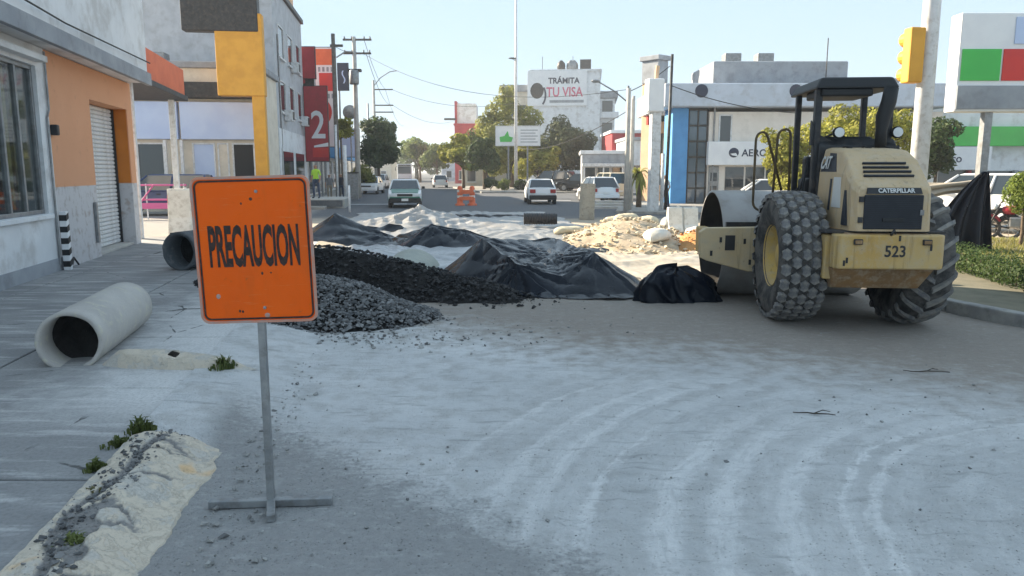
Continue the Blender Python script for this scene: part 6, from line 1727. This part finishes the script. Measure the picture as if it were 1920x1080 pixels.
car('hatchback', 'white hatchback seen from behind next to the upright pipe', (5.15, 45.5, 0), R(10), 'car_white', 'hatch', 3.9, 1.65, 1.5, 'car_white')
car('parked_car', 'cream van standing beyond the white hatchback', (6.6, 50.0, 0), R(8), 'car_cream', 'van', 4.3, 1.7, 1.75, 'car_cream')
car('parked_car', 'black off-roader parked under the grey-green tree', (3.5, 67, .14), R(60), 'car_black', 'suv', 4.4, 1.8, 1.75, 'black')
car('parked_car', 'dark car parked right of the black off-roader', (5.9, 65.5, .14), R(70), 'car_black', 'hatch', 4.0, 1.7, 1.5, 'black')
car('parked_car', 'white car parked across the front of the airline office', (12.3, 36.5, 0), R(80), 'car_white', 'hatch', 4.0, 1.7, 1.45, 'car_white')
car('parked_car', 'navy blue car in front of the corner shop at the far left', (-14.6, 31.5, 0), R(100), 'car_navy', 'suv', 4.3, 1.75, 1.7, 'black')
car('parked_car', 'white car in the lot beyond the lawn, nearest to the tarpaulin', (14.3, 23.0, .1), R(40), 'car_white', 'suv', 4.3, 1.75, 1.65, 'black', group='cars in the right-hand lot')
car('parked_car', 'pale silver car at the back of the right-hand lot', (16.6, 27.5, .1), R(60), 'car_white', 'sedan', 4.3, 1.75, 1.45, 'black', group='cars in the right-hand lot')
# ------------------------------------------------------------------ bus
t_ = thing('bus', 'white bus coming towards the camera at the end of the street', 'bus', (-19.6, 138, 0), ST + math.pi)
MB().box(-1.28, 1.28, -5, 5, .38, 3.15).build('body', M['car_white'], t_, bevel=.15, seg=3)
MB().box(-1.12, 1.12, 4.96, 5.02, 1.45, 2.75).build('windscreen', M['glass'], t_, bevel=.05)
MB().box(-1.1, 1.1, 4.97, 5.03, 2.82, 3.05).build('destination_board', M['black'], t_)
for s_ in (-1, 1):
    for k in range(5): MB().box(*sorted((s_ * 1.27, s_ * 1.295)), -4.6 + k * 1.75, -3.1 + k * 1.75, 1.6, 2.6).build('side_window', M['glass'], t_)
    MB().box(*sorted((s_ * .75, s_ * 1.15)), 4.97, 5.04, .75, 1.0).build('headlight', M['headlight'], t_)
    for yc in (-3.2, 3.2):
        MB().lathe([(.25, -.13), (.46, -.13), (.48, 0), (.46, .13), (.25, .13)], 18, Matrix.Translation((s_ * 1.13, yc, .48)) @ Matrix.Rotation(R(90), 4, 'Y')).build('wheel', M['rubber'], t_, smooth=True)
    MB().tube([(s_ * 1.2, 4.9, 2.8), (s_ * 1.55, 5.2, 2.6), (s_ * 1.55, 5.2, 2.0)], [.03, .03, .09], 6).build('mirror', M['black'], t_)
MB().box(-1.2, 1.2, 4.9, 5.1, .3, .62).build('bumper', M['black'], t_, bevel=.05)

# ------------------------------------------------------------------ motorcycles
def motorcycle(label, loc, rz, paint):
    t = thing('motorcycle', label, 'motorcycle', loc, rz, 'motorcycles in the right-hand lot')
    for yc in (-.66, .66):
        w = MB(); w.lathe([(.24, -.045), (.29, -.055), (.315, 0), (.29, .055), (.24, .045)], 22, Matrix.Translation((0, yc, .315)) @ Matrix.Rotation(R(90), 4, 'Y'), closed=True)
        wo_ = w.build('wheel', M['rubber'], t, smooth=True)
        r_ = MB(); r_.lathe([(.245, -.03), (.225, 0), (.245, .03)], 22, Matrix.Translation((0, yc, .315)) @ Matrix.Rotation(R(90), 4, 'Y'))
        for k in range(8):
            a = k * math.pi / 4; r_.cyl((0, yc, .315), (0, yc + .23 * math.cos(a), .315 + .23 * math.sin(a)), .008, n=5)
        r_.build('rim', M['chrome'], wo_)
    f = MB()
    for x in (-.07, .07):
        f.tube([(x, .66, .315), (x, .42, .95)], .022, 6); f.tube([(x, -.66, .315), (x, -.2, .42), (x, .1, .4)], .02, 6)
    f.tube([(0, .42, .85), (0, .15, .45), (0, -.15, .42), (0, -.4, .72)], .03, 7)
    f.build('frame', M['dark_metal'], t, smooth=True)
    MB().sphere((0, .16, .80), .24, 12, 8, (.55, 1.05, .52)).build('tank', paint, t, smooth=True)
    MB().prism([(-.62, .80), (-.55, .86), (-.1, .78), (.0, .74), (-.1, .68), (-.55, .72)], -.12, .12, 'x').build('seat', M['black'], t, bevel=.03)
    MB().box(-.13, .13, -.12, .2, .34, .62).build('engine', M['grey_metal'], t, bevel=.04)
    MB().tube([(.14, .15, .38), (.16, -.1, .28), (.18, -.75, .36)], [.025, .03, .045], 8).build('exhaust', M['chrome'], t, smooth=True)
    MB().tube([(-.36, .28, 1.0), (-.2, .36, 1.03), (0, .42, .97), (.2, .36, 1.03), (.36, .28, 1.0)], .016, 6).build('handlebar', M['dark_metal'], t, smooth=True)
    MB().sphere((0, .53, .88), .09, 10, 7, (1, .8, 1)).build('headlamp', M['headlight'], t, smooth=True)
    for yc, z0 in ((.66, .35), (-.66, .35)):
        MB().tube([(0, yc + .3 * math.cos(R(a)), .315 + .345 * math.sin(R(a))) for a in range(30, 151, 20)], .05, 6).build('mudguard', paint, t, smooth=True)
    return t
motorcycle('red motorcycle at the right edge beyond the lawn', (13.35, 19.75, .0), R(62), M['car_red'])
motorcycle('dark motorcycle left of the red one beyond the lawn', (12.65, 20.2, .0), R(60), M['car_black'])

# ------------------------------------------------------------------ people
def person(label, loc, rz, shirt, pants, vest=None, h=1.7, stride=.06, arm=.0, hold=False):
    k = h / 1.72
    J = {}
    J['pel'] = (0, 0, .95); J['wa'] = (0, .0, 1.08); J['ch'] = (0, .01, 1.30); J['nk'] = (0, .0, 1.47); J['hd0'] = (0, .015, 1.56); J['hd1'] = (0, .025, 1.67)
    ed = [('pel', 'wa'), ('wa', 'ch'), ('ch', 'nk'), ('nk', 'hd0'), ('hd0', 'hd1')]
    rad = {'pel': (.155, .115), 'wa': (.14, .105), 'ch': (.17, .115), 'nk': (.058, .058), 'hd0': (.082, .095), 'hd1': (.078, .092)}
    for s_, n in ((-1, 'l'), (1, 'r')):
        J['hp' + n] = (s_ * .10, 0, .90); J['kn' + n] = (s_ * .11, .02 + s_ * stride, .50); J['an' + n] = (s_ * .115, -.03 + s_ * stride * 1.2, .09); J['to' + n] = (s_ * .125, .12 + s_ * stride * 1.2, .035)
        J['sh' + n] = (s_ * .19, 0, 1.41); J['el' + n] = (s_ * .25, -.03 + arm * .4 * s_, 1.13); J['wr' + n] = (s_ * .25, .07 + arm * s_, .90 + abs(arm) * .3); J['ha' + n] = (s_ * .245, .10 + arm * s_, .80 + abs(arm) * .3)
        ed += [('pel', 'hp' + n), ('hp' + n, 'kn' + n), ('kn' + n, 'an' + n), ('an' + n, 'to' + n), ('ch', 'sh' + n), ('sh' + n, 'el' + n), ('el' + n, 'wr' + n), ('wr' + n, 'ha' + n)]
        rad.update({'hp' + n: (.09, .095), 'kn' + n: (.062, .065), 'an' + n: (.045, .05), 'to' + n: (.042, .035), 'sh' + n: (.062, .062), 'el' + n: (.045, .045), 'wr' + n: (.03, .03), 'ha' + n: (.03, .042)})
    names = list(J); me = bpy.data.meshes.new('person_base')
    me.from_pydata([tuple(c * k for c in J[n]) for n in names], [(names.index(a), names.index(c)) for a, c in ed], [])
    o = bpy.data.objects.new('person_base', me); COL.objects.link(o)
    sk = o.modifiers.new('skin', 'SKIN'); sk.use_smooth_shade = True
    for i, n in enumerate(names):
        me.skin_vertices[0].data[i].radius = (rad[n][0] * k, rad[n][1] * k); me.skin_vertices[0].data[i].use_root = (n == 'pel')
    sb = o.modifiers.new('sub', 'SUBSURF'); sb.levels = 2; sb.render_levels = 2
    dg = bpy.context.evaluated_depsgraph_get(); m2 = bpy.data.meshes.new_from_object(o.evaluated_get(dg)); bpy.data.objects.remove(o); m2.name = 'person'
    m2.materials.clear()
    for mt in (M['skin'], shirt, pants, M['hair'], M['black'], vest or shirt): m2.materials.append(mt)
    for p in m2.polygons:
        x, y, z = (c / k for c in p.center)
        if z < .085: i = 4
        elif abs(x) > .19 and z < 1.16: i = 0
        elif z < .97: i = 2
        elif z < 1.475: i = 5 if (vest and abs(x) < .19) else 1
        else: i = 3 if (z > 1.655 or (y < -.02 and z > 1.55)) else 0
        p.material_index = i; p.use_smooth = True
    ob_ = bpy.data.objects.new('person', m2); COL.objects.link(ob_); ob_.location = loc; ob_.rotation_euler = (0, 0, rz)
    tag(ob_, label, 'person', 'people in the street')
    # a nose, eyes and ears on the head
    b = MB(); b.sphere((0, .125 * k, 1.60 * k), .016 * k, 6, 5, (1, 1.2, 1.5))
    for s_ in (-1, 1): b.sphere((s_ * .088 * k, .01 * k, 1.605 * k), .024 * k, 6, 5, (.5, 1, 1.4))
    b.build('nose_and_ears', M['skin'], ob_, smooth=True)
    b = MB()
    for s_ in (-1, 1): b.sphere((s_ * .034 * k, .108 * k, 1.625 * k), .012 * k, 6, 5)
    b.box(-.028 * k, .028 * k, .100 * k, .118 * k, 1.552 * k, 1.56 * k)
    b.build('eyes_and_mouth', M['black'], ob_)
    return ob_
M['lime'] = plain('lime', (.42, .72, .06), .6)
M['shirt_white'] = plain('shirt_white', (.6, .58, .56), .8)
M['shirt_grey'] = plain('shirt_grey', (.2, .2, .21), .8)
M['shirt_dark'] = plain('shirt_dark', (.03, .03, .045), .8)
M['jeans'] = plain('jeans', (.05, .07, .12), .85)
M['khaki'] = plain('khaki', (.3, .26, .2), .85)
plat = struct(MB().hexa([(-10.6, 37.2, -.1), (-8.35, 37.5, -.1), (-8.9, 41.5, -.1), (-11.1, 41.2, -.1)], [(-10.6, 37.2, .45), (-8.35, 37.5, .45), (-8.9, 41.5, .45), (-11.1, 41.2, .45)]).build('loading_platform', M['concrete'], bevel=.03), 'low concrete platform on the far left sidewalk')
MB().box(-10.55, -8.4, 37.12, 37.22, .1, .4).build('platform_edge', M['concrete_dark'], plat)
person('worker in a lime safety vest standing just right of the caution sign', (-9.95, 38.3, .45), R(160), M['lime'], M['jeans'], M['lime'], 1.74)
person('person in grey on the left sidewalk, left of the two walkers', (-11.75, 48.5, 0), R(200), M['shirt_grey'], M['khaki'], None, 1.68, .12)
person('person in dark clothes on the left sidewalk, by the white post', (-10.95, 48.2, 0), R(170), M['shirt_dark'], M['jeans'], None, 1.7, .1)
person('person in a pale shirt beside the slim white pole at the right', (7.05, 34.6, 0), R(120), M['shirt_white'], M['jeans'], None, 1.7, .1)
# cabinet, white posts and pink railing on the left
t_ = thing('cabinet', 'grey electrical cabinet at the foot of the left utility pole', 'cabinet', (-10.0, 47.0, 0), ST)
MB().box(-.4, .4, -.25, .25, .1, 1.7).build('body', M['grey_metal'], t_, bevel=.02)
MB().box(-.44, .44, -.29, .29, 1.702, 1.78).build('top', M['dark_metal'], t_)
for x in (-.37, .02): MB().box(x, x + .35, -.265, -.25, .2, 1.6).build('door', M['grey_metal'], t_, bevel=.01)
for lab, x, y, h, r in (('tall white post left of the grey cabinet', -9.6, 43.5, 3.3, .11), ('short white marker post standing among the sheets', -7.25, 33.5, 1.2, .05), ('white post beside the stacked red board', -10.65, 46.0, 4.6, .07)):
    p_ = pole('post', lab, (x, y, 0), h, r, r, M['white_metal'], 'post', 'white posts on the left')
M['pink'] = plain('pink', (.62, .12, .3), .5)
t_ = thing('railing', 'pink tubular railing in front of the navy car at the far left', 'railing', (-13.9, 28.6, 0), R(4))
for z in (1.3, .75): MB().cyl((-1.6, 0, z), (1.5, 0, z), .035, n=8).build('rail', M['pink'], t_)
MB().box(-1.6, 1.5, -.03, .03, .4, .62).build('board', M['pink'], t_)
for x in (-1.5, -.0, 1.4): MB().cyl((x, 0, 0), (x, 0, 1.35), .03, n=8).build('post', M['white_metal'], t_)
MB().cyl((-.5, -.05, .3), (.3, -.05, 1.3), .03, n=8).build('brace', M['pink'], t_)
# sidewalks and kerbs further off
M['pave'] = pm('pave', (.36, .34, .31), (.28, .27, .25), 2, .9, bump=.2, dirt=(.2, .19, .18), damt=.4, dscale=2)
def strip(name, label, pts, z, mat):
    return struct(MB().prism(pts, -.2, z, 'z').build(name, mat, bevel=.02), label)
strip('sidewalk_far_left', 'pavement along the left shops beyond the side street', [(-9.0, 36.0), (-13.4, 68), (-27.0, 168), (-33, 168), (-19, 68), (-13.9, 36.2)], .13, M['pave'])
strip('sidewalk_right', 'pavement in front of the airline office and the poles', [(4.6, 33.2), (6.2, 32.0), (26, 32), (40, 44), (7, 44), (5.4, 38)], .10, M['pave'])
strip('median', 'planted strip under the trees on the right of the street', [(-2.6, 64), (4.4, 64), (8, 66), (7, 92), (-6, 92), (-6.6, 84)], .14, M['pave'])
for k, (x, y, L, lab) in enumerate(((-7.6, 42, 3.4, 'white painted stop line behind the taxi'), (2.4, 47, 2.6, 'white painted line ahead of the white sedan'))):
    struct(MB().box(-L / 2, L / 2, -.15, .15, .004, .009).build('road_marking', M['sign_white'], loc=(x, y, 0), rot=(0, 0, ST)), lab)

# ------------------------------------------------------------------ the air: thin even morning haze
hm = bpy.data.materials.new('haze'); hm.use_nodes = True; hn = hm.node_tree; hn.nodes.clear()
ho = hn.nodes.new('ShaderNodeOutputMaterial'); pv = hn.nodes.new('ShaderNodeVolumePrincipled')
pv.inputs['Color'].default_value = (.96, .98, 1.0, 1); pv.inputs['Density'].default_value = .0010; pv.inputs['Anisotropy'].default_value = .05
hn.links.new(pv.outputs[0], ho.inputs['Volume'])
hz = MB().box(-1600, 1600, -70, 3700, -1.3, 23).build('haze', hm)
tag(hz, 'thin pale haze that fades the far end of the street', 'haze', kind='stuff')
